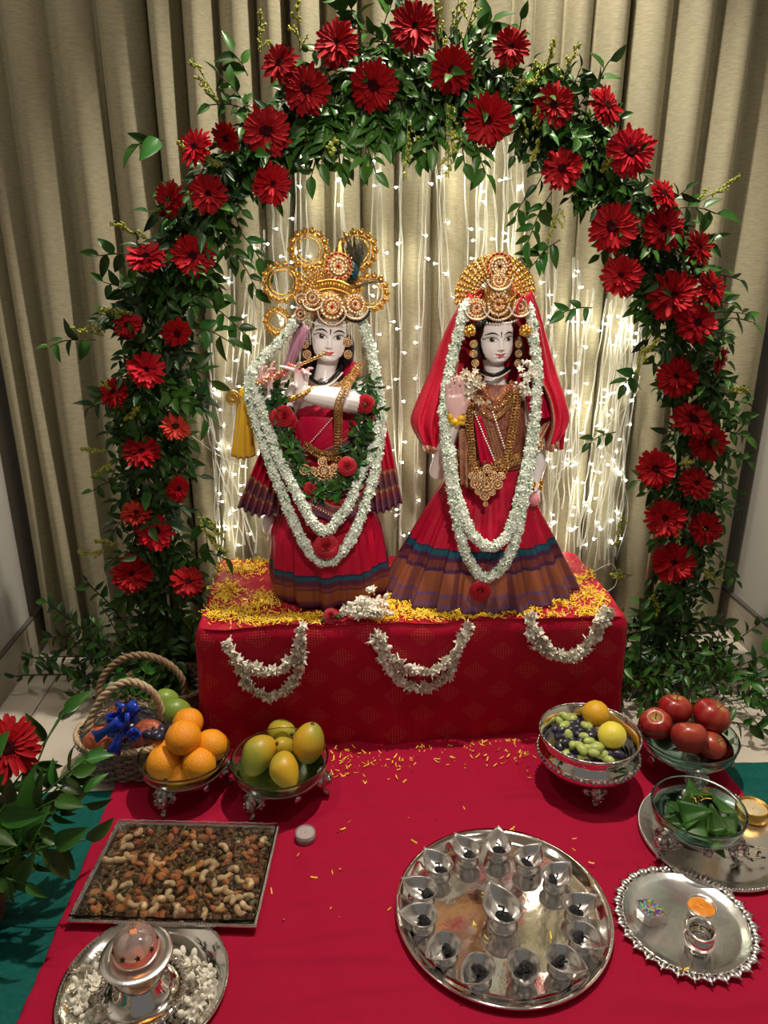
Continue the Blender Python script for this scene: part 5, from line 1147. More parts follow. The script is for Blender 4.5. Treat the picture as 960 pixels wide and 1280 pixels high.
def footed_bowl(name, label, cx, cy, r, ht, glass, z0=CZ, angs=(-110, 10, 130), group='footed bowls on the crimson cloth'):
    t = thing(name, label, 'bowl', (cx, cy, z0), group); k = .42
    hb = ht-.028
    if glass:
        n = 14; out = [(r*math.sin(a)**.75, .028+hb*(1-math.cos(a))) for a in np.linspace(.18, math.pi/2, n)]
        inn = [(max(.001, q-.0035), z+.0035*(1-i/n)) for i, (q, z) in reversed(list(enumerate(out)))]
        prof = [(.001, .028)]+out+[(r+.0015, ht+.002), (r+.0005, ht+.004), (r-.003, ht+.003)]+inn+[(.001, .032)]
        obj('glass_bowl', lathe(prof, 56), GLASS_T, t)
        rb = r*.95
        ob = [(rb*math.sin(q)**.75+.0025, .0255+hb*(1-math.cos(q))) for q in np.linspace(.22, 1.2, 12)]
        obj('silver_bowl', lathe([(.001, .0245), (rb*.3, .0245)]+ob+[(ob[-1][0]+.002, ob[-1][1]+.002), (ob[-1][0]-.001, ob[-1][1]+.002)]+[(q-.0015, z+.001) for q, z in reversed(ob)], 64), SILVER, t)
        bz_ = ob[-1][1]+.001; rb = ob[-1][0]/.995
        for a in angs: obj('boss', xf(lathe([(.001, .004), (.006, .0035), (.009, 0), (.001, -.003)], 14), frame(A(math.cos(math.radians(a+60)), math.sin(math.radians(a+60)), -.2)), 1, A(math.cos(math.radians(a+60))*r*.93, math.sin(math.radians(a+60))*r*.93, ht*.6)), SILVER_D, t)
        obj('band_beads', stamps(sph((0, 0, 0), .0022, nu=3, nv=5), [(np.eye(3), 1, A(math.cos(q)*rb*.995, math.sin(q)*rb*.995, bz_)) for q in np.linspace(0, 2*math.pi, 90, endpoint=False)]), SILVER, t)
        for a in angs: obj('leg', ornate_leg(A(0, 0, 0), math.radians(a), r*.82, ht*.72), SILVER_D, t)
    else:
        prof = [(.001, .026), (.030, .026), (.060, .032), (.088, .046), (r*.97, .066), (r*1.0, .078), (r*.965, .090), (r*.90, .098), (r*.90, .104), (r*.97, .112), (r*1.0, .120), (r*.995, .1235), (r*.955, .121), (r*.87, .108), (r*.83, .098), (r*.86, .084), (r*.82, .060), (.06, .036), (.001, .031)]
        s_ = ht/.1235; obj('bowl', lathe([(a, b*s_) for a, b in prof], 72), SILVER, t)
        obj('chased_band', stamps(sph((0, 0, 0), .006, (1, 1, .8), 5, 8), [(np.eye(3), 1, A(math.cos(q)*r*.985, math.sin(q)*r*.985, .078*s_)) for q in np.linspace(0, 2*math.pi, 56, endpoint=False)]), SILVER_D, t)
        rr = tube([(math.cos(q)*r*.985, math.sin(q)*r*.985, ht) for q in np.linspace(0, 2*math.pi, 120, endpoint=False)], [.0022+.0008*(i % 2) for i in range(120)], 6, closed=True)
        obj('rope_rim', rr, SILVER_D, t)
        for a in angs: obj('leg', ornate_leg(A(0, 0, 0), math.radians(a), r*.62, .045), SILVER_D, t)
    return t
# ---- oranges
B = onz(231, 947, .092); footed_bowl('fruit_bowl', 'glass bowl on cast silver legs heaped with oranges', B[0], B[1], .094, .092, True, angs=(-112, 8, 128), group='glass bowls on silver legs')
r0 = .0365
for i, (px, py, z, r_, lab) in enumerate(((204, 953, .083, .0355, 'orange at the front left of the heap in the glass bowl'), (249, 955, .083, .0355, 'orange at the front right of the heap in the glass bowl'), (264, 932, .098, .036, 'orange at the right rim of its glass bowl'),
                                          (201, 935, .082, .033, 'orange mostly hidden behind the front left one in the glass bowl'), (231, 909, .137, .034, 'orange behind the topmost one, the second highest of the heap'), (229, 922, .133, .0375, 'topmost orange of the heap in the glass bowl'), (226, 966, .058, .030, 'orange deep in the glass bowl, seen between the two front ones'))):
    p = onz(px, py, z)
    if i == 4: p = p+A(.0, .03, 0); p[2] = .126
    round_fruit('orange', lab, p, r_, ORANGE, 'oranges in the glass bowl', rot=(rnd.uniform(-1.2, .4), rnd.uniform(-1, 1), 0))
# ---- mangoes
B = onz(350, 953, .092); footed_bowl('fruit_bowl', 'glass bowl on cast silver legs holding mangoes, beside the oranges', B[0], B[1], .1005, .092, True, angs=(-125, -5, 115), group='glass bowls on silver legs')
for (px, py, z, r_, rot, lab, g_) in ((322, 943, .085, .041, (-.5, .9, .2), 'large yellow mango on the left side of the mango bowl', 0), (355, 963, .082, .036, (-.9, .3, .5), 'small green and yellow mango at the front of the mango bowl', 0),
                                  (385, 931, .105, .043, (.15, .12, 1.2), 'tall speckled mango standing at the right side of the mango bowl', 0), (355, 936, .075, .030, (.5, -.6, 0), 'small yellow mango in the middle of the mango bowl', 0), (350, 915, .075, .036, (1.2, .3, .6), 'pale mango at the back of the mango bowl', 0)):
    round_fruit('mango', lab, onz(px, py, z), r_, MANGO, 'mangoes in the glass bowl', 'mango', rot)
p = onz(368, 988, .02)
# ---- silver bowl with grapes and citrus
B = onz(737, 917, .135); footed_bowl('silver_bowl', 'large silver footed bowl with a roped rim, holding grapes and two yellow fruits', B[0], B[1], .106, .128, False, angs=(-92, 28, 148), group=None)
Bs = B
round_fruit('yellow_citrus', 'orange-tinged yellow citrus fruit at the back of the silver bowl', onz(745, 892, .135), .030, LEMON, 'citrus in the silver bowl', rot=(-.5, .3, 0)); round_fruit('yellow_citrus', 'pale yellow citrus fruit at the front right of the silver bowl', onz(765, 919, .128), .030, mat('pale_citrus', (.80, .66, .07), .42, bump=.3, bscale=330, coat=.15), 'citrus in the silver bowl', rot=(-.4, -.1, 0))
gs = [(691, 899), (697, 892), (703, 887), (709, 889), (700, 903), (708, 897), (711, 920), (731, 907), (736, 908), (729, 921), (722, 931), (716, 931), (737, 927), (744, 935), (748, 932), (727, 936), (706, 907), (733, 935), (714, 900), (742, 941)]
bs_ = [(718, 890), (716, 905), (722, 903), (727, 914), (721, 918), (736, 915), (700, 915), (694, 911), (705, 921), (714, 912), (730, 898), (726, 926), (709, 929), (699, 922), (740, 920), (712, 925), (720, 910), (733, 903)]
gme = {0: mkmesh('grape', sph((0, 0, 0), 1, (.62, .62, 1), 8, 12), m=GRAPE_G), 1: mkmesh('grape', sph((0, 0, 0), 1, (.66, .66, 1), 8, 12), m=GRAPE_B)}
for kind, lst, lab, grp in ((0, gs, 'pale green grape lying in the silver bowl', 'green grapes in the silver bowl'), (1, bs_, 'black grape lying in the silver bowl', 'black grapes in the silver bowl')):
    for k, (px, py) in enumerate(lst):
        p = onz(px, py, .118-.006*kind+rnd.uniform(-.004, .004)); o = inst('grape', gme[kind], None, frame(A(rnd.gauss(0, 1), rnd.gauss(0, 1), rnd.gauss(0, .25))), rnd.uniform(.0125, .0165), p); tagp(o, lab, 'grape', grp)
for kk in range(40):    # the fill under the visible layer
    a = rnd.uniform(0, 6.28); q = math.sqrt(rnd.random())*.064; o = inst('grape', gme[kk % 2], None, frame(A(rnd.gauss(0, 1), rnd.gauss(0, 1), .2)), .0155, (Bs[0]+q*math.cos(a), Bs[1]+q*math.sin(a), .100+rnd.uniform(-.006, .003)))
    tagp(o, ('pale green grape lying in the silver bowl', 'black grape lying in the silver bowl')[kk % 2], 'grape', ('green grapes in the silver bowl', 'black grapes in the silver bowl')[kk % 2])
# ---- apples
B = onz(859, 925, .085); footed_bowl('fruit_bowl', 'glass bowl on cast silver legs filled with red apples', B[0], B[1], .104, .088, True, angs=(-100, 20, 140), group='glass bowls on silver legs')
for (px, py, z, r_, rot, lab) in ((820, 905, .095, .036, (.3, -.3, 0), 'pinkish red apple at the left rim of the apple bowl'), (844, 887, .118, .037, (-.2, .1, 0), 'red apple at the back left of the apple bowl'), (889, 896, .115, .0415, (.1, .5, 0), 'dark red apple, the largest in the apple bowl'),
                                  (862, 922, .105, .0385, (-.55, .1, 0), 'red apple with its stalk turned up, at the front of the apple bowl'), (890, 932, .075, .030, (.4, .6, 0), 'small reddish yellow apple low at the right of the apple bowl')):
    round_fruit('apple', lab, onz(px, py, z), r_, APPLE, 'apples in the glass bowl', 'apple', rot)
# ---- betel leaves in a glass bowl on a round silver tray
def round_tray(name, label, c, r, depth_, rim, mt, group=None, beadn=0, beadr=.0015, well=.86, z0=CZ):
    t = thing(name, label, 'tray', (c[0], c[1], z0), group)
    prof = [(.001, .0015), (r*well*.5, .0015), (r*well*.93, .0015), (r*well, .004), (r*(well+.03), depth_*.75), (r*.975, depth_), (r, depth_+.0015), (r*1.004, depth_-.001), (r*.97, depth_-.002), (r*(well+.02), 0), (r*well*.5, 0), (.001, 0)]
    obj('plate', lathe(prof, 110), mt, t)
    if beadn: obj('beaded_rim', stamps(sph((0, 0, 0), beadr, nu=4, nv=6), [(np.eye(3), 1, A(math.cos(q)*r*rim, math.sin(q)*r*rim, depth_+beadr*.7)) for q in np.linspace(0, 2*math.pi, beadn, endpoint=False)]), mt, t)
    return t
GT = A(.722, 1.128, 0)
round_tray('round_tray', 'round silver tray with a roped rim under the bowl of folded leaves', GT, .142, .008, .985, SILVER_B, beadn=150, beadr=.0027, well=.84)
B = onz(873, 1010, .105); footed_bowl('glass_bowl', 'glass bowl on cast silver legs filled with folded green betel leaves', B[0], B[1], .085, .094, True, z0=CZ+.0025, angs=(-160, -40, 80), group=None)
BETEL = vary(mat('betel_leaf', (.022, .075, .012), .42, col2=(.05, .13, .02), nscale=14, spec=.3), .3, .015)
for k in range(13):
    a = k*2.4; q = .018+.028*(k % 3)/2; base = A(B[0]+q*math.cos(a), B[1]+q*math.sin(a), .062+.0028*k)
    Pq = []
    fold = rnd.uniform(.5, .9)
    for i in range(9):
        s = i/8*2-1; row = []
        for j in range(7):
            u = j/6; w_ = .028*(1-u*.92)*s; row.append((w_, u*.056-.02, .010+abs(s)*.02*fold*(1-u)+.004*math.sin(3*u+k)))
        Pq.append(row)
    o = obj('betel_leaf', xf(grid(Pq), frame(A(.45*math.cos(a), .45*math.sin(a)-.35, 1), roll=rnd.uniform(0, 6)), 1.0), BETEL, loc=tuple(base), solid=.0006)
    tagp(o, 'folded dark green betel leaf in the glass bowl', 'leaf', 'folded betel leaves in the glass bowl')
bs2 = A(B[0], B[1], .105)
o = obj('yellow_threads', stamps(petal_strip(.020, .0016, .8), [(rrot(), 1, bs2+A(rnd.gauss(-.0, .010), rnd.gauss(.012, .008), .012)) for _ in range(7)]), YEL, kind='stuff'); tagp(o, 'thin yellow petals lying on the betel leaves', 'petals')
gp_ = onz(941, 1012, .03)
ct = thing('gold_candle_cup', 'gold tealight cup with cream wax on the round silver tray', 'candle', (gp_[0], gp_[1], CZ+.002))
obj('cup', lathe([(.001, 0), (.027, 0), (.030, .004), (.0295, .026), (.028, .026), (.028, .018), (.001, .018)], 40), GOLD, ct); obj('wax', lathe([(.001, .020), (.0275, .0195), (.0275, .016)], 32), mat('cream_wax', (.62, .52, .33), .5, col2=(.5, .42, .26), nscale=50, bump=.5, bscale=90), ct)
MATCH = mat('matchstick', (.62, .50, .30), .6)
for k, (px, py) in enumerate(((925, 1058), (932, 1062), (938, 1064), (946, 1064), (915, 1064), (924, 1068), (934, 1070), (944, 1072), (920, 1072), (950, 1060))):
    p = onz(px, py, .018+.001*k); d = A(math.cos(k*1.3+.3), math.sin(k*1.3+.3)*.6, .05)*.016; o = thing('matchstick', 'used matchstick with a black head on the round silver tray', 'match', tuple(p), 'used matches on the silver tray')
    obj('stick', tube([p-d, p+d], .0011, 5), MATCH, o, world=True); obj('match_head', tube([p-d*1.25, p-d*.7], .0019, 6), JET, o, world=True)
# ---- big round tray with fourteen leaf-shaped lamps
BT = onz(628, 1140, .012)
round_tray('lamp_tray', 'large round silver tray holding fourteen leaf shaped oil lamps', BT, .186, .012, .985, SILVER, well=.90)
def lamp_parts():
    N = 48; pr = []
    def outline(k, s):   # teardrop, tip towards +y
        a = 2*math.pi*k/N; r_ = 1.0; x = math.sin(a); y = -math.cos(a)
        if y > 0: x *= (1-y)**.55*(1+.55*y)**1.1; y *= 1.72
        return x*s, y*s
    rows = [(.02, .0105, 0), (.35, .0115, 0), (.62, .0155, 0), (.82, .0215, 0), (1.0, .0288, 1), (1.04, .029, 1), (1.0, .027, 1), (.80, .018, 0), (.5, .0105, 0), (.35, .008, 0)]
    P = []
    for s, z, e in rows: P.append([(outline(k, s*.0235)[0], outline(k, s*.0235)[1], z+(.0035*max(0, -math.cos(2*math.pi*k/N))**3*s)) for k in range(N)])
    g_ = grid(P, cv=True); g_[1].append(tuple(range(N-1, -1, -1)))
    rim = stamps(sph((0, 0, 0), .0012, nu=3, nv=5), [(np.eye(3), 1, A(q[0], q[1], .0298+.0035*max(0, -math.cos(2*math.pi*k/N))**3)) for k, q in ((k, outline(k, .0243)) for k in np.linspace(0, N, 70, endpoint=False))])
    foot = lathe([(.001, .0), (.019, .0), (.0205, .0015), (.015, .004), (.007, .006), (.009, .0095), (.001, .0095)], 36)
    return g_, rim, foot
lg_, lr_, lf_ = lamp_parts(); LB = mkmesh('bowl', lg_, m=SILVER_B); LRm = mkmesh('beaded_rim', lr_, m=SILVER_B); LF = mkmesh('foot', lf_, m=SILVER_B)
def wick_mesh(seed):
    r = random.Random(seed); return mkmesh('wick', join([sph((r.gauss(0, .0036), r.gauss(0, .003)-.002, .0155+.0012*k), .0062, (1.15, .9, .7), 6, 8) for k in range(5)]+[tube([(0, 0, .018), (r.gauss(0, .003), .004, .024), (r.gauss(0, .004), .009, .023)], .0018, 5)]), m=mat('charred_wick', (.004, .004, .005), .6, spec=.3))
wm = [wick_mesh(i) for i in range(3)]
centre_tip = [(629, 1132, (606, 1096), 1.28, 'leaf shaped silver oil lamp at the middle of the lamp tray, larger than the rest'),
    (623, 1052, (623, 1029), 1, None), (660, 1068, (682, 1050), 1, None), (694, 1090, (719, 1074), 1, None), (722, 1128, (752, 1118), 1, None), (728, 1164, (758, 1184), 1, None), (702, 1193, (738, 1216), 1, None), (655, 1200, (657, 1247), 1, None),
    (599, 1205, (580, 1228), 1, None), (557, 1177, (536, 1196), 1, None), (529, 1140, (500, 1141), 1, None), (529, 1107, (500, 1098), 1, None), (549, 1076, (528, 1059), 1, None), (585, 1058, (563, 1037), 1, None)]
who = ['at twelve o\'clock, farthest from the cloth edge', 'next clockwise after the farthest one', 'third clockwise from the farthest one', 'fourth clockwise from the farthest one', 'fifth clockwise from the farthest one', 'sixth clockwise from the farthest one', 'seventh clockwise, nearest the front edge',
       'sixth counterclockwise from the farthest one', 'fifth counterclockwise from the farthest one', 'fourth counterclockwise from the farthest one', 'third counterclockwise from the farthest one', 'second counterclockwise from the farthest one', 'next counterclockwise after the farthest one']
for i, (px, py, (tx, ty), s, lab) in enumerate(centre_tip):
    p = onz(px, py+4, CZ+.028*s); p[2] = CZ+.0018; q = onz(tx, ty, CZ+.030*s); d = q-p; ang = math.atan2(d[1], d[0])-math.pi/2
    dist = np.hypot(*(A(p[0], p[1])-BT[:2]))
    t = thing('oil_lamp', lab or 'leaf shaped oil lamp on the tray rim, '+who[i-1], 'lamp', tuple(p), 'oil lamps on the big round tray', rz=ang); t.scale = (s*1.03, s*1.03, s*(.95 if s == 1 else 1.0))
    for nm, me_ in (('bowl', LB), ('beaded_rim', LRm), ('foot', LF), ('wick', wm[i % 3])): obj(nm, me_, parent=t)
# ---- scalloped tray
ST = onz(856, 1153, .012); stt = round_tray('scalloped_tray', 'oval-looking round silver tray with a pierced scalloped edge'.replace('oval-looking round', 'round'), ST, .104, .007, .97, SILVER_B, well=.90)
scal = []
for k in range(30):
    a = 2*math.pi*k/30; d = A(math.cos(a), math.sin(a), 0); T = A(-d[1], d[0], 0)
    for sg in (-1, 0, 1): scal.append(tube([d*.103+T*sg*.004+A(0, 0, .006), d*.111+T*sg*.009+A(0, 0, .0075), d*(.117 if sg else .1235)+T*sg*.0035*(1 if sg else 0)+A(0, 0, .009)], [.0028, .0042, .0010], 5))
    scal.append(tube([d*.109+T*.0078*math.cos(b)+d*.0068*math.sin(b)+A(0, 0, .0075) for b in np.linspace(0, 2*math.pi, 10, endpoint=False)], .0017, 5, closed=True)); scal.append(sph(d*.108+A(0, 0, .008), .0028, nu=4, nv=6))
obj('scalloped_edge', join(scal), SILVER_B, stt)
p = onz(812, 1137, .03)
jb = thing('jewelled_box', 'small silver box with a lid of multicoloured stones on the scalloped tray', 'box', (p[0], p[1], CZ+.002), rz=math.radians(-4))
def keystone(s, z): return [(-.018*s, .016*s, z), (-.006*s, .019*s, z), (.010*s, .018*s, z), (.021*s, .0*s, z), (.026*s, -.012*s, z), (.012*s, -.017*s, z), (-.006*s, -.021*s, z), (-.014*s, -.014*s, z), (-.020*s, 0, z)]
P_ = [keystone(1.0, 0), keystone(1.02, .002), keystone(1.0, .013), keystone(1.05, .0135), keystone(1.05, .019), keystone(1.0, .021), keystone(.90, .0212)]; g_ = grid(P_, cv=True); g_[1].append(tuple(range(6*9, 7*9)))
obj('box_body', g_, SILVER_B, jb, smooth=False)
vor = mat('gem_mosaic', (.1, .1, .1), .12, coat=.6); nt = vor.node_tree; vn = nt.nodes.new('ShaderNodeTexVoronoi'); vn.inputs['Scale'].default_value = 260; tc = nt.nodes.new('ShaderNodeTexCoord'); nt.links.new(tc.outputs['Object'], vn.inputs[0])
hs = nt.nodes.new('ShaderNodeHueSaturation'); hs.inputs['Value'].default_value = .45; hs.inputs['Saturation'].default_value = 1.2; nt.links.new(vn.outputs['Color'], hs.inputs['Color']); nt.links.new(hs.outputs[0], nt.nodes['Principled BSDF'].inputs['Base Color'])
g_ = grid([keystone(.88, .0212), keystone(.86, .0225), keystone(.02, .024)], cv=True); obj('stone_lid', g_, vor, jb, smooth=False)
obj('lid_beads', beads(np.array(keystone(.95, .022)+keystone(.95, .022)[:1]), .0011, .0026), SILVER_B, jb)
p = onz(877, 1133, .035)
pc_ = thing('paste_cup', 'small silver cup of orange turmeric paste on the scalloped tray', 'cup', (p[0], p[1], CZ+.002))
obj('cup', lathe([(.001, 0), (.012, 0), (.018, .006), (.023, .018), (.0245, .024), (.0235, .0245), (.0215, .018), (.001, .015)], 40), SILVER_B, pc_)
obj('paste', lathe([(.001, .0235), (.006, .0215), (.012, .0235), (.018, .021), (.0228, .0195), (.0215, .015)], 32, fn=lambda t_, i: 1+.03*np.sin(3*t_+i)), mat('turmeric_paste', (.78, .27, .012), .35, col2=(.62, .2, .01), nscale=60, bump=.6, bscale=120, coat=.3), pc_)
p = onz(876, 1172, .04)
pt = thing('water_pot', 'small round-bellied silver pot with a flared rim on the scalloped tray', 'pot', (p[0]+.0, p[1]+.002, CZ+.002))
obj('pot', lathe([(.001, 0), (.016, 0), (.0185, .003), (.0165, .007), (.0185, .010), (.0235, .016), (.0245, .024), (.021, .031), (.0175, .034), (.0195, .040), (.0245, .0445), (.0243, .0455), (.018, .041), (.016, .035), (.0195, .030), (.022, .022), (.016, .011), (.001, .009)], 48), SILVER, pt)
obj('leaf_band', stamps(sph((0, 0, 0), .0028, (.7, .7, 1.3), 4, 6), [(np.eye(3), 1, A(math.cos(q)*.0195, math.sin(q)*.0195, .0095)) for q in np.linspace(0, 6.28, 18, endpoint=False)]), SILVER_D, pt)
o = obj('loose_petals', stamps(petal_strip(.012, .004), [(rrot(), .8, onz(854+rnd.gauss(0, 2), 1211+rnd.gauss(0, 1.5), .02)) for _ in range(5)]), YEL, kind='stuff'); tagp(o, 'yellow petals on the front of the scalloped tray', 'petals')
# ---- tealight
p = onz(382, 1048, .012); tl = thing('tealight', 'unlit clear tealight candle standing on the crimson cloth', 'candle', (p[0], p[1], CZ))
obj('cup', lathe([(.001, 0), (.0185, 0), (.0195, .002), (.0195, .017), (.0188, .0172), (.0183, .014), (.001, .0135)], 40), mat('clear_plastic', (.85, .8, .8), .12, trans=.75, ior=1.35), tl)
obj('wax', lathe([(.001, .0150), (.014, .0148), (.0182, .0145), (.018, .003), (.001, .002)], 32), mat('pale_wax', (.42, .34, .33), .45, bump=.5, bscale=70), tl); obj('wick', tube([(0, 0, .014), (.001, 0, .019)], .0007, 5), MATCH, tl)
# ---- tray of nuts and dried fruit
tc_ = [onz(a, b, .022) for a, b in ((150, 1030), (348, 1035), (322, 1162), (82, 1155))]; ctr = sum(tc_)/4; ang = math.atan2(*(tc_[1]-tc_[0])[[1, 0]]); wx = (np.linalg.norm(tc_[1]-tc_[0])+np.linalg.norm(tc_[2]-tc_[3]))/2; wy = (np.linalg.norm(tc_[3]-tc_[0])+np.linalg.norm(tc_[2]-tc_[1]))/2
nt_ = thing('nut_tray', 'rectangular silver tray with a beaded edge, filled with nuts and dried fruit', 'tray', (ctr[0], ctr[1], CZ), rz=ang)
def rect_ring(sx_, sy_, z): return [(-sx_, -sy_, z), (sx_, -sy_, z), (sx_, sy_, z), (-sx_, sy_, z)]
a_, b_ = wx/2, wy/2
P_ = [rect_ring(a_*.90, b_*.88, 0), rect_ring(a_*.985, b_*.98, .012), rect_ring(a_, b_, .0135), rect_ring(a_, b_, .016), rect_ring(a_*.965, b_*.95, .016), rect_ring(a_*.955, b_*.935, .0125), rect_ring(a_*.90, b_*.87, .003)]
g_ = grid(P_, cv=True); g_[1].extend([(3, 2, 1, 0), (24, 25, 26, 27)]); obj('tray', g_, SILVER_B, nt_, smooth=False)
edge = np.array(rect_ring(a_*.983, b_*.975, .0165)+rect_ring(a_*.983, b_*.975, .0165)[:1]); obj('beaded_edge', beads(edge, .0022, .0043), SILVER_B, nt_)
Rz = np.array(Matrix.Rotation(ang, 3, 'Z')); base = A(ctr[0], ctr[1], CZ)
def cashew():
    c = [(.009*math.cos(a), .0075*math.sin(a), .0009*math.sin(a*2)) for a in np.linspace(-.15, 3.0, 9)]; return tube(c, [.0022, .0046, .0054, .0052, .0048, .0048, .0050, .0042, .0020], 8)
def almond(): v, f = sph((0, 0, 0), 1, (.0070, .0118, .0042), 8, 10); k = v[:, 1]/.0108; v[:, 0] *= 1-.35*np.clip(k, 0, 1); return v, f
NUTC = vary(mat('cashew', (.66, .50, .30), .5, col2=(.58, .40, .20), nscale=90), .12, .01); ALM = vary(mat('almond_skin', (.46, .17, .05), .55, col2=(.34, .11, .03), nscale=150, bump=.3, bscale=400), .25, .012)
cm_, am_ = mkmesh('cashew', cashew(), m=NUTC), mkmesh('almond', almond(), m=ALM)
def tp(px, py, z):
    return onz(px, py, z)
def in_tray(q, mg=.93):
    l = Rz.T @ (q-base); return abs(l[0]) < a_*mg-.006 and abs(l[1]) < b_*mg-.008
cash = [(159, 1052), (158, 1062), (150, 1072), (138, 1073), (165, 1068), (137, 1107), (158, 1108), (155, 1120), (200, 1077), (193, 1073), (236, 1087), (248, 1062), (249, 1056), (262, 1083), (270, 1085), (258, 1095), (277, 1060), (280, 1093), (264, 1106), (274, 1110), (288, 1112), (302, 1098), (308, 1106), (286, 1127), (272, 1133), (297, 1128), (303, 1136), (309, 1130), (214, 1118), (208, 1127),
        (216, 1135), (198, 1130), (175, 1135), (224, 1143), (252, 1142), (262, 1146), (286, 1147), (304, 1146), (170, 1040), (332, 1052), (336, 1058), (189, 1135), (168, 1128), (210, 1106), (310, 1122), (290, 1090), (316, 1140)]
for k, (px, py) in enumerate(cash):
    q = tp(px, py, .0325)
    if in_tray(q): tagp(inst('cashew', cm_, None, frame(A(rnd.gauss(0, .3), rnd.gauss(0, .3), 1), roll=rnd.uniform(0, 6.28)), rnd.uniform(.9, 1.15), q), 'pale curved cashew lying on top of the tray of nuts', 'nut', 'cashews in the nut tray')
ac = 0
while ac < 95:
    q = tp(rnd.uniform(95, 345), rnd.uniform(1035, 1158), .030)
    if in_tray(q): ac += 1; tagp(inst('almond', am_, None, frame(A(rnd.gauss(0, .4), rnd.gauss(0, .4), 1), roll=rnd.uniform(0, 6.28)), rnd.uniform(.85, 1.05), q), 'brown almond in its skin lying in the tray of nuts', 'nut', 'almonds in the nut tray')
rs = []; rd = []; pk = []; wl_ = []
raisin = sph((0, 0, 0), 1, (.0045, .0062, .0036), 5, 7); seedm = sph((0, 0, 0), 1, (.0036, .0070, .0011), 4, 8)
wr_ = raisin[0]*(1+.18*np.sin(raisin[0][:, :1]*2600)*np.cos(raisin[0][:, 1:2]*1900)); raisin = (wr_, raisin[1])
for k in range(2800):
    l = A(rnd.uniform(-1, 1)*(a_*.955-.008), rnd.uniform(-1, 1)*(b_*.955-.008), .003+.0145*rnd.random()**.5); q = base+Rz @ l; pp = (frame(A(rnd.gauss(0, .6), rnd.gauss(0, .6), 1), roll=rnd.uniform(0, 6.28)), rnd.uniform(.8, 1.25), q)
    x = rnd.random()+.14*math.sin(l[0]*40)+.1*math.sin(l[1]*60)
    (rs if x < .30 else rd if x < .48 else pk if x < .80 else wl_).append(pp)
o = obj('dried_fruit', [(stamps(raisin, rs), mat('brown_raisin', (.10, .04, .015), .4, col2=(.20, .09, .03), nscale=70)), (stamps(raisin, rd), mat('dark_cranberry', (.07, .006, .012), .4, col2=(.02, .006, .012), nscale=50)),
                        (stamps(seedm, pk), mat('pumpkin_seed', (.12, .12, .04), .5, col2=(.22, .2, .08), nscale=60)), (stamps(raisin, [(a, b*1.05, c) for a, b, c in wl_]), mat('golden_raisin', (.22, .11, .025), .4, col2=(.12, .055, .02), nscale=60))], kind='stuff')
tagp(o, 'mixed raisins, cranberries and green seeds filling the rectangular silver tray', 'dried fruit')
P_ = []
for i in range(60):
    P_.append([tuple((Rz @ A(-a_*.985+2*a_*.985*i/59, -b_*.98+2*b_*.98*j/39, 0)+base+A(0, 0, .0305-.006*max(abs(i/29.5-1), abs(j/19.5-1))**6+.0012*noise1(i*.7+j*.3, 1)+.001*noise1(j*.9-i*.25, 5))).tolist()) for j in range(40)])
FILM = mat('cling_film', (1, 1, 1), .02, trans=1.0, ior=1.3)
tagp(obj('cling_film', grid(P_), FILM, solid=.0003), 'clear cling film stretched over the tray of nuts', 'film')
# ---- domed lamp on a round plate
LT = onz(181, 1233, .012); round_tray('round_plate', 'round silver plate with a dark beaded rim under the domed lamp', LT, .130, .010, .975, SILVER, beadn=130, beadr=.0019, well=.78)
p = onz(176, 1236, .035); lx = A(p[0], p[1]+.004, CZ+.002)
dl = thing('domed_lamp', 'silver oil lamp with a ribbed base and star pierced dome', 'lamp', tuple(lx))
obj('base', lathe([(.001, .0), (.050, .0), (.056, .004), (.066, .010), (.068, .013), (.060, .014), (.046, .0125), (.040, .020), (.036, .028), (.031, .038), (.030, .040), (.001, .040)], 56), SILVER, dl)
ribs = [tube([A(math.cos(q)*.058, math.sin(q)*.058, .0135), A(math.cos(q)*.066, math.sin(q)*.066, .0155), A(math.cos(q)*.071, math.sin(q)*.071, .010)], [.0022, .0034, .0022], 6) for q in np.linspace(0, 2*math.pi, 36, endpoint=False)]
obj('ribbed_rim', join(ribs), SILVER, dl)
obj('chimney', lathe([(.030, .038), (.037, .050), (.039, .066), (.036, .086), (.0345, .086), (.0375, .066), (.0355, .051), (.029, .040)], 48), mat('lamp_glass', (.95, .93, .9), .02, trans=1.0, ior=1.3), dl)
obj('oil_cup', lathe([(.001, .042), (.022, .044), (.031, .056), (.033, .068), (.031, .068), (.020, .052), (.001, .051)], 32), BRASS, dl)
obj('flame', lathe([(.0005, .0), (.0022, .004), (.0024, .008), (.0012, .014), (.0002, .019)], 12, c=(.004, -.006, .055)), mat('flame', (1, .6, .2), .5, emis=(1, .45, .08), estr=5), dl)
point('lamp_flame', lx+A(.004, -.006, .070), .08, .004, (1, .55, .2))
obj('brim', lathe([(.034, .0915), (.052, .0865), (.0535, .0872), (.0535, .0885), (.052, .0892), (.0345, .095), (.034, .0915)], 64), SILVER_B, dl)
dm_ = obj('dome', lathe([(.0345, .092), (.0345, .098), (.0335, .107), (.030, .117), (.0245, .125), (.0165, .131), (.009, .1335), (.0055, .1355), (.0045, .140), (.003, .1415), (.0001, .142)], 48), mat('rosy_silver', (.80, .62, .58), .06, .55, trans=.5), dl)
stp = []
stm = join([(A((0, 0, .0006), (math.sin(a)*.0055, math.cos(a)*.0055, 0), (math.sin(a+.628)*.0023, math.cos(a+.628)*.0023, .0002), (math.sin(a-.628)*.0023, math.cos(a-.628)*.0023, .0002)), [(0, 3, 1), (0, 1, 2)]) for a in np.linspace(0, 2*math.pi, 5, endpoint=False)])
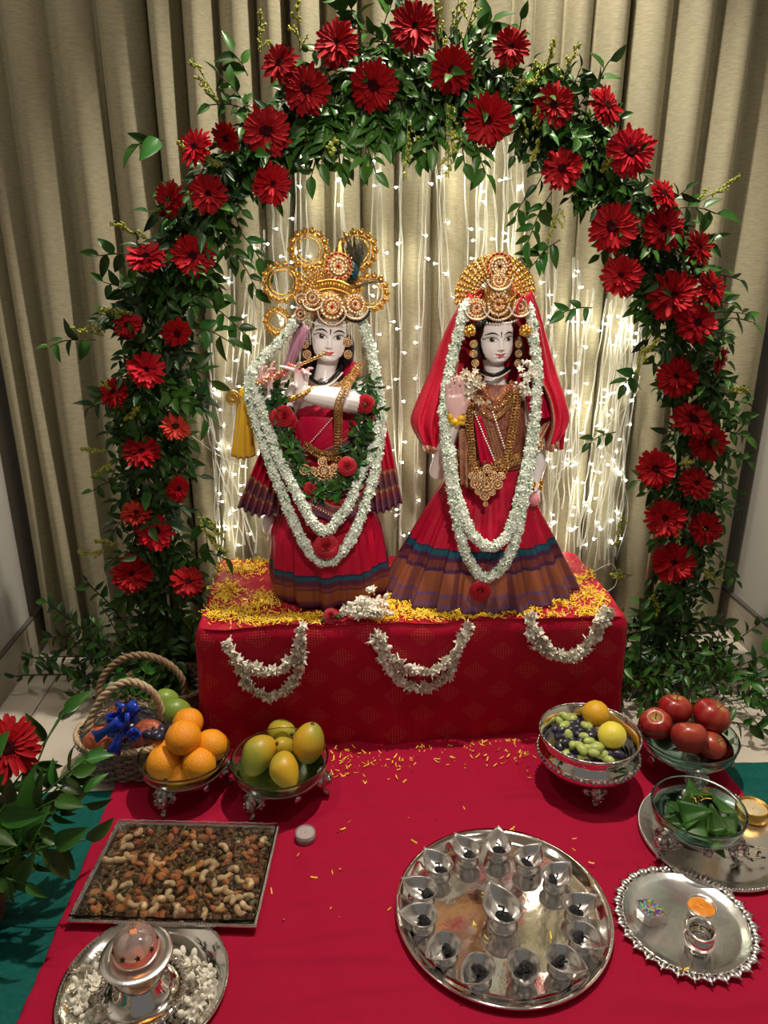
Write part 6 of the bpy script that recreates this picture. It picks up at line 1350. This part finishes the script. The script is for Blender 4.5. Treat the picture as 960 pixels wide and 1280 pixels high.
for k in range(9):
    a = 2*math.pi*k/9+.2; z = .113; r_ = .0318; n = A(math.cos(a), math.sin(a), .42); stp.append((frame(n), 1.0, A(math.cos(a)*r_, math.sin(a)*r_, z)+nrm(n)*.0009))
obj('star_cutout', stamps(stm, stp), mat('dark_cutout', (.02, .012, .01), .6), dm_)
obj('finial', lathe([(.001, .146), (.0035, .145), (.0048, .1420), (.0035, .139)], 16), SILVER, dl)
for grp_, lst in (('left', [(100, 1225), (96, 1240), (108, 1215), (105, 1250), (112, 1232), (118, 1262), (100, 1262), (122, 1208), (128, 1200), (112, 1272), (124, 1270), (135, 1275), (92, 1254), (116, 1244)]), ('right', [(245, 1205), (250, 1215), (238, 1198), (252, 1228), (242, 1222), (258, 1240), (246, 1238), (240, 1250), (250, 1252), (232, 1262), (244, 1264), (262, 1228), (228, 1192), (235, 1212)])):
    pts_ = [onz(a+rnd.gauss(0, 4), b+rnd.gauss(0, 4), .018+rnd.uniform(0, .008)) for a, b in lst for _ in range(3)]; c = sum(pts_)/len(pts_); c = A(c[0], c[1], .01)
    bunch('white_blossoms', 'loose white tuberose blossoms on the plate %s the domed lamp' % ('at the left of' if grp_ == 'left' else 'at the right of'), pts_, .0125, [BL_W, BUDW], c, 'blossoms on the round plate', out=A(0, -.2, 1))
# ================================================================== BASKETS AND THE PLANT
WICK = mat('rope_fibre', (.55, .42, .26), .65, col2=(.42, .30, .17), nscale=90, bump=.4, bscale=300); WICK2 = mat('grey_wicker', (.34, .31, .27), .6, col2=(.2, .18, .15), nscale=60, bump=.3, bscale=200)
WICK3 = mat('brown_rope', (.32, .21, .12), .65, col2=(.22, .14, .08), nscale=90, bump=.4, bscale=300)
def braid(path, r, twist=.013, n=3):
    q = resample(path, .0022); T = np.gradient(q, axis=0); out = []; 
    for s in range(n):
        P = []; u = nrm(np.cross(T[0], A(0, 1, .2)))
        for i, p in enumerate(q):
            t = nrm(T[i]); u = nrm(u-t*np.dot(u, t)); w_ = np.cross(t, u); a = i*.0022/twist*2.2+s*2*math.pi/n; P.append(p+(u*math.cos(a)+w_*math.sin(a))*r*.55)
        out.append(tube(P, r*.62, 7))
    return join(out)
def basket(name, label, cx, cy, rx, ry, h, mt, handle, hm_, rz=0.0, z0=.002):
    t = thing(name, label, 'basket', (cx, cy, z0)); st = []; N = 34
    for k in range(N):
        a = 2*math.pi*k/N; st.append(tube([(rx*.82*math.cos(a), ry*.82*math.sin(a), .004), (rx*.93*math.cos(a), ry*.93*math.sin(a), h*.5), (rx*math.cos(a), ry*math.sin(a), h)], .0026, 5))
    obj('stakes', join(st), mt, t); rows = int(h/.0085)
    for j in range(rows):
        z = .006+j*.0085; f = .82+.18*z/h; P = []
        for i in range(N*4):
            a = 2*math.pi*i/(N*4); w_ = .0034*math.cos(a*N/2+math.pi*(j % 2)); P.append((rx*f*math.cos(a)+w_*math.cos(a), ry*f*math.sin(a)+w_*math.sin(a), z))
        obj('weaver', tube(P, .0041, 5, closed=True), mt, t)
    obj('base', lathe([(.001, .002), (rx*.8, .002), (rx*.82, .006), (.001, .006)], 40, sy=ry/rx), mt, t)
    obj('rim', braid(np.array([(rx*1.01*math.cos(a), ry*1.01*math.sin(a), h+.004) for a in np.linspace(0, 2*math.pi, 80)]), .0065), hm_, t)
    obj('handle', braid(spline(handle, 80), .0078, .016), hm_, t, world=True); return t
bz = .085
hp = [onz(112, 950, .05), ony(110, 925, 1.385), ony(116, 893, 1.40), ony(136, 864, 1.41), ony(160, 852, 1.42), ony(184, 860, 1.42), ony(199, 880, 1.43), ony(205, 912, 1.44)]
basket('gift_basket', 'wicker gift basket with a pale braided handle and blue ribbon bow, wrapped in cellophane', -.468, 1.438, .118, .088, .092, WICK2, hp, WICK)
hp = [ony(133, 900, 1.53), ony(124, 875, 1.54), ony(128, 848, 1.55), ony(150, 825, 1.56), ony(180, 819, 1.56), ony(210, 830, 1.57), ony(228, 850, 1.57), ony(233, 880, 1.57)]
basket('wicker_basket', 'wicker basket with a brown twisted rope handle behind the gift basket, holding green mangoes', -.437, 1.635, .112, .085, .085, WICK2, hp, WICK3)
POM = mat('pomegranate_skin', (.42, .07, .03), .4, col2=(.58, .17, .07), nscale=10, bump=.15, bscale=100, coat=.15); GM = mat('green_mango_skin', (.16, .27, .035), .35, col2=(.36, .40, .07), nscale=6, coat=.2)
for (x, y, z, r_, lab) in ((-.525, 1.395, .098, .038, 'reddish pomegranate at the left under the cellophane'), (-.425, 1.405, .100, .038, 'reddish pomegranate at the right under the cellophane'), (-.50, 1.47, .10, .036, 'dark red pomegranate at the back of the gift basket')):
    round_fruit('pomegranate', lab, A(x, y, z), r_, POM, 'pomegranates in the gift basket', rot=(rnd.uniform(-1, 1), .5, 0))
for (px, py, z, r_, lab) in ((216, 890, .125, .036, 'smooth green mango beside the rope handle of the rear basket'), (204, 876, .13, .032, 'darker green mango behind the smooth one in the rear basket')):
    q = onz(px, py, z); round_fruit('mango', lab, q, r_, GM, 'green mangoes in the rear basket', 'mango', (.2, 1.4, .4))
for k, (px, py) in enumerate(((195, 905), (202, 912), (188, 912), (205, 900), (182, 903), (194, 918), (212, 910), (176, 908), (184, 918), (170, 915), (200, 921), (190, 900), (178, 898))):
    q = onz(px, py, .115+.003*(k % 3)); o = inst('grape', gme[1], None, frame(A(rnd.gauss(0, 1), rnd.gauss(0, 1), .2)), .016, q); tagp(o, 'black grape lying in the baskets beside the green mangoes', 'grape', 'black grapes in the baskets')
# cellophane: crumpled clear film over the gift basket
P = []; n_ = 90
for j in range(26):
    t = j/25; row = []
    for i in range(n_):
        a = 2*math.pi*i/n_; rr = (1-t**1.7)**.6; cr_ = 1+.05*math.sin(a*9+2*t*3)*t+.035*math.sin(a*17+5*t)+.03*math.sin(a*31-9*t)+.02*math.sin(a*47+23*t)
        row.append((-.468+.124*rr*cr_*math.cos(a), 1.438+.090*rr*cr_*math.sin(a), .075+.085*t**1.0+.005*math.sin(a*13+t*11)*t))
    P.append(row)
CELLO = mat('cellophane', (1, 1, 1), .03, trans=1.0, ior=1.4)
tagp(obj('cellophane', grid(P, cv=True), CELLO, solid=.0003), 'clear crumpled cellophane wrapped over the gift basket', 'wrapping')
BLUE = mat('blue_ribbon', (.008, .045, .45), .2, coat=.6)
bc = ony(158, 897, 1.375); bw = thing('ribbon_bow', 'shiny royal blue ribbon bow with forked tails on the cellophane', 'bow', tuple(bc))
def loop(d, L, wd, up=None):
    up = A(rnd.choice((-.9, .9)), -1, rnd.uniform(-.2, .7)) if up is None else up
    d = nrm(d); s = nrm(np.cross(d, up)); u = nrm(np.cross(s, d)); P = []
    for t in np.linspace(0, 1, 15):
        a = t*2*math.pi; c = bc+d*L*(.5-.5*math.cos(a))+u*L*.22*math.sin(a)
        P.append([c-s*wd*(.35+.65*math.sin(math.pi*t)**.5), c+s*wd*(.35+.65*math.sin(math.pi*t)**.5)])
    return grid(P)
def tail(pts, wd):
    c = spline(pts, 12); P = []
    for i in range(12):
        T = nrm(c[min(11, i+1)]-c[max(0, i-1)]); s = nrm(np.cross(T, A(.2, -1, .5))); k = 1+.25*math.sin(i*.8); P.append([c[i]-s*wd*k, c[i]-T*(.006 if i == 11 else 0), c[i]+s*wd*k])
    return grid(P)
for d, L, wd in ((A(.7, -.2, 1), .040, .013), (A(-.15, -.2, 1), .036, .013), (A(-1, -.3, .1), .036, .012), (A(.35, -.8, .5), .026, .011), (A(1, -.4, .1), .024, .010)): obj('loop', loop(d, L*1.15, wd), BLUE, bw, world=True, solid=.0005)
for pts_ in ([bc, ony(150, 912, 1.355), ony(140, 925, 1.35)], [bc, ony(146, 905, 1.35), ony(125, 918, 1.36), ony(116, 922, 1.37)], [bc, ony(147, 925, 1.345), ony(141, 944, 1.34)]): obj('tail', tail(pts_, .0115), BLUE, bw, world=True, solid=.0005)
obj('knot', sph(bc, .0095, (1, .8, 1), 8, 10), BLUE, bw, world=True)
b2 = ony(168, 917, 1.355); bw2 = thing('ribbon_knot', 'small crumpled blue ribbon knot on the cellophane below the bow', 'bow', tuple(b2))
for k in range(6):
    bc = b2; obj('loop', loop(A(math.cos(k), -.3, math.sin(k)), .016, .006), BLUE, bw2, world=True, solid=.0004)
# ---- flower arrangement at the near left
vp = onz(-8, 1105, 0); vx_, vy_ = -.655, 1.02
fa_ = thing('potted_flowers', 'leafy flower arrangement in a brown pot at the near left, over the green cloth', 'plant', (vx_, vy_, .004))
obj('pot', lathe([(.001, 0), (.055, 0), (.062, .01), (.072, .06), (.080, .105), (.083, .108), (.078, .110), (.068, .07), (.001, .065)], 44), mat('brown_pot', (.16, .055, .03), .5, bump=.2), fa_)
obj('soil', lathe([(.001, .095), (.05, .094), (.074, .09)], 28), mat('soil', (.03, .02, .012), .9, bump=.6), fa_)
st = []; lv = []
def branch(p, q, n, ls):
    d = q-p; L = np.linalg.norm(d); s_, l_ = sprig(p, d/L, L, n, ls, droop=.35); st.append(tube(s_, .0017, 5, False)); lv.extend(l_)
root = A(vx_, vy_, .10)
for (px, py, Y, n, ls) in ((72, 885, 1.18, 4, .05), (60, 900, 1.15, 6, .055), (90, 955, 1.15, 6, .048), (95, 1000, 1.08, 6, .052), (70, 950, 1.12, 8, .06), (105, 1030, 1.05, 5, .05), (60, 1040, 1.0, 7, .065), (30, 1050, .98, 6, .06), (20, 980, 1.08, 8, .06), (85, 925, 1.17, 7, .05), (10, 1010, .98, 7, .06), (45, 990, 1.02, 8, .055), (-20, 960, 1.05, 8, .06), (100, 940, 1.1, 8, .05), (0, 890, 1.15, 5, .055),
                       (85, 985, 1.08, 5, .05), (35, 1020, 1.03, 7, .05), (75, 1000, 1.08, 7, .05)):
    branch(root+A(rnd.gauss(0, .02), rnd.gauss(0, .02), 0), ony(px, py, Y), n, ls)
for k in range(18): branch(root+A(rnd.gauss(0, .02), rnd.gauss(0, .02), 0), root+A(rnd.gauss(.0, .07), rnd.gauss(-.01, .06), rnd.uniform(.05, .14)), 8, rnd.uniform(.04, .055))
obj('stems', join(st), STEMG, fa_, world=True)
for R, s, q in lv[:290]: inst('leaf', rnd.choice(leaf_me), fa_, R, s, q, world=True)
if lv[290:]: obj('foliage', stamps(leafA, lv[290:]), LEAF, fa_, world=True, kind='stuff')
gerbera(8, 935, 42, .1, .1, 'large red gerbera in the flower arrangement at the near left', 'red', Y=1.10)
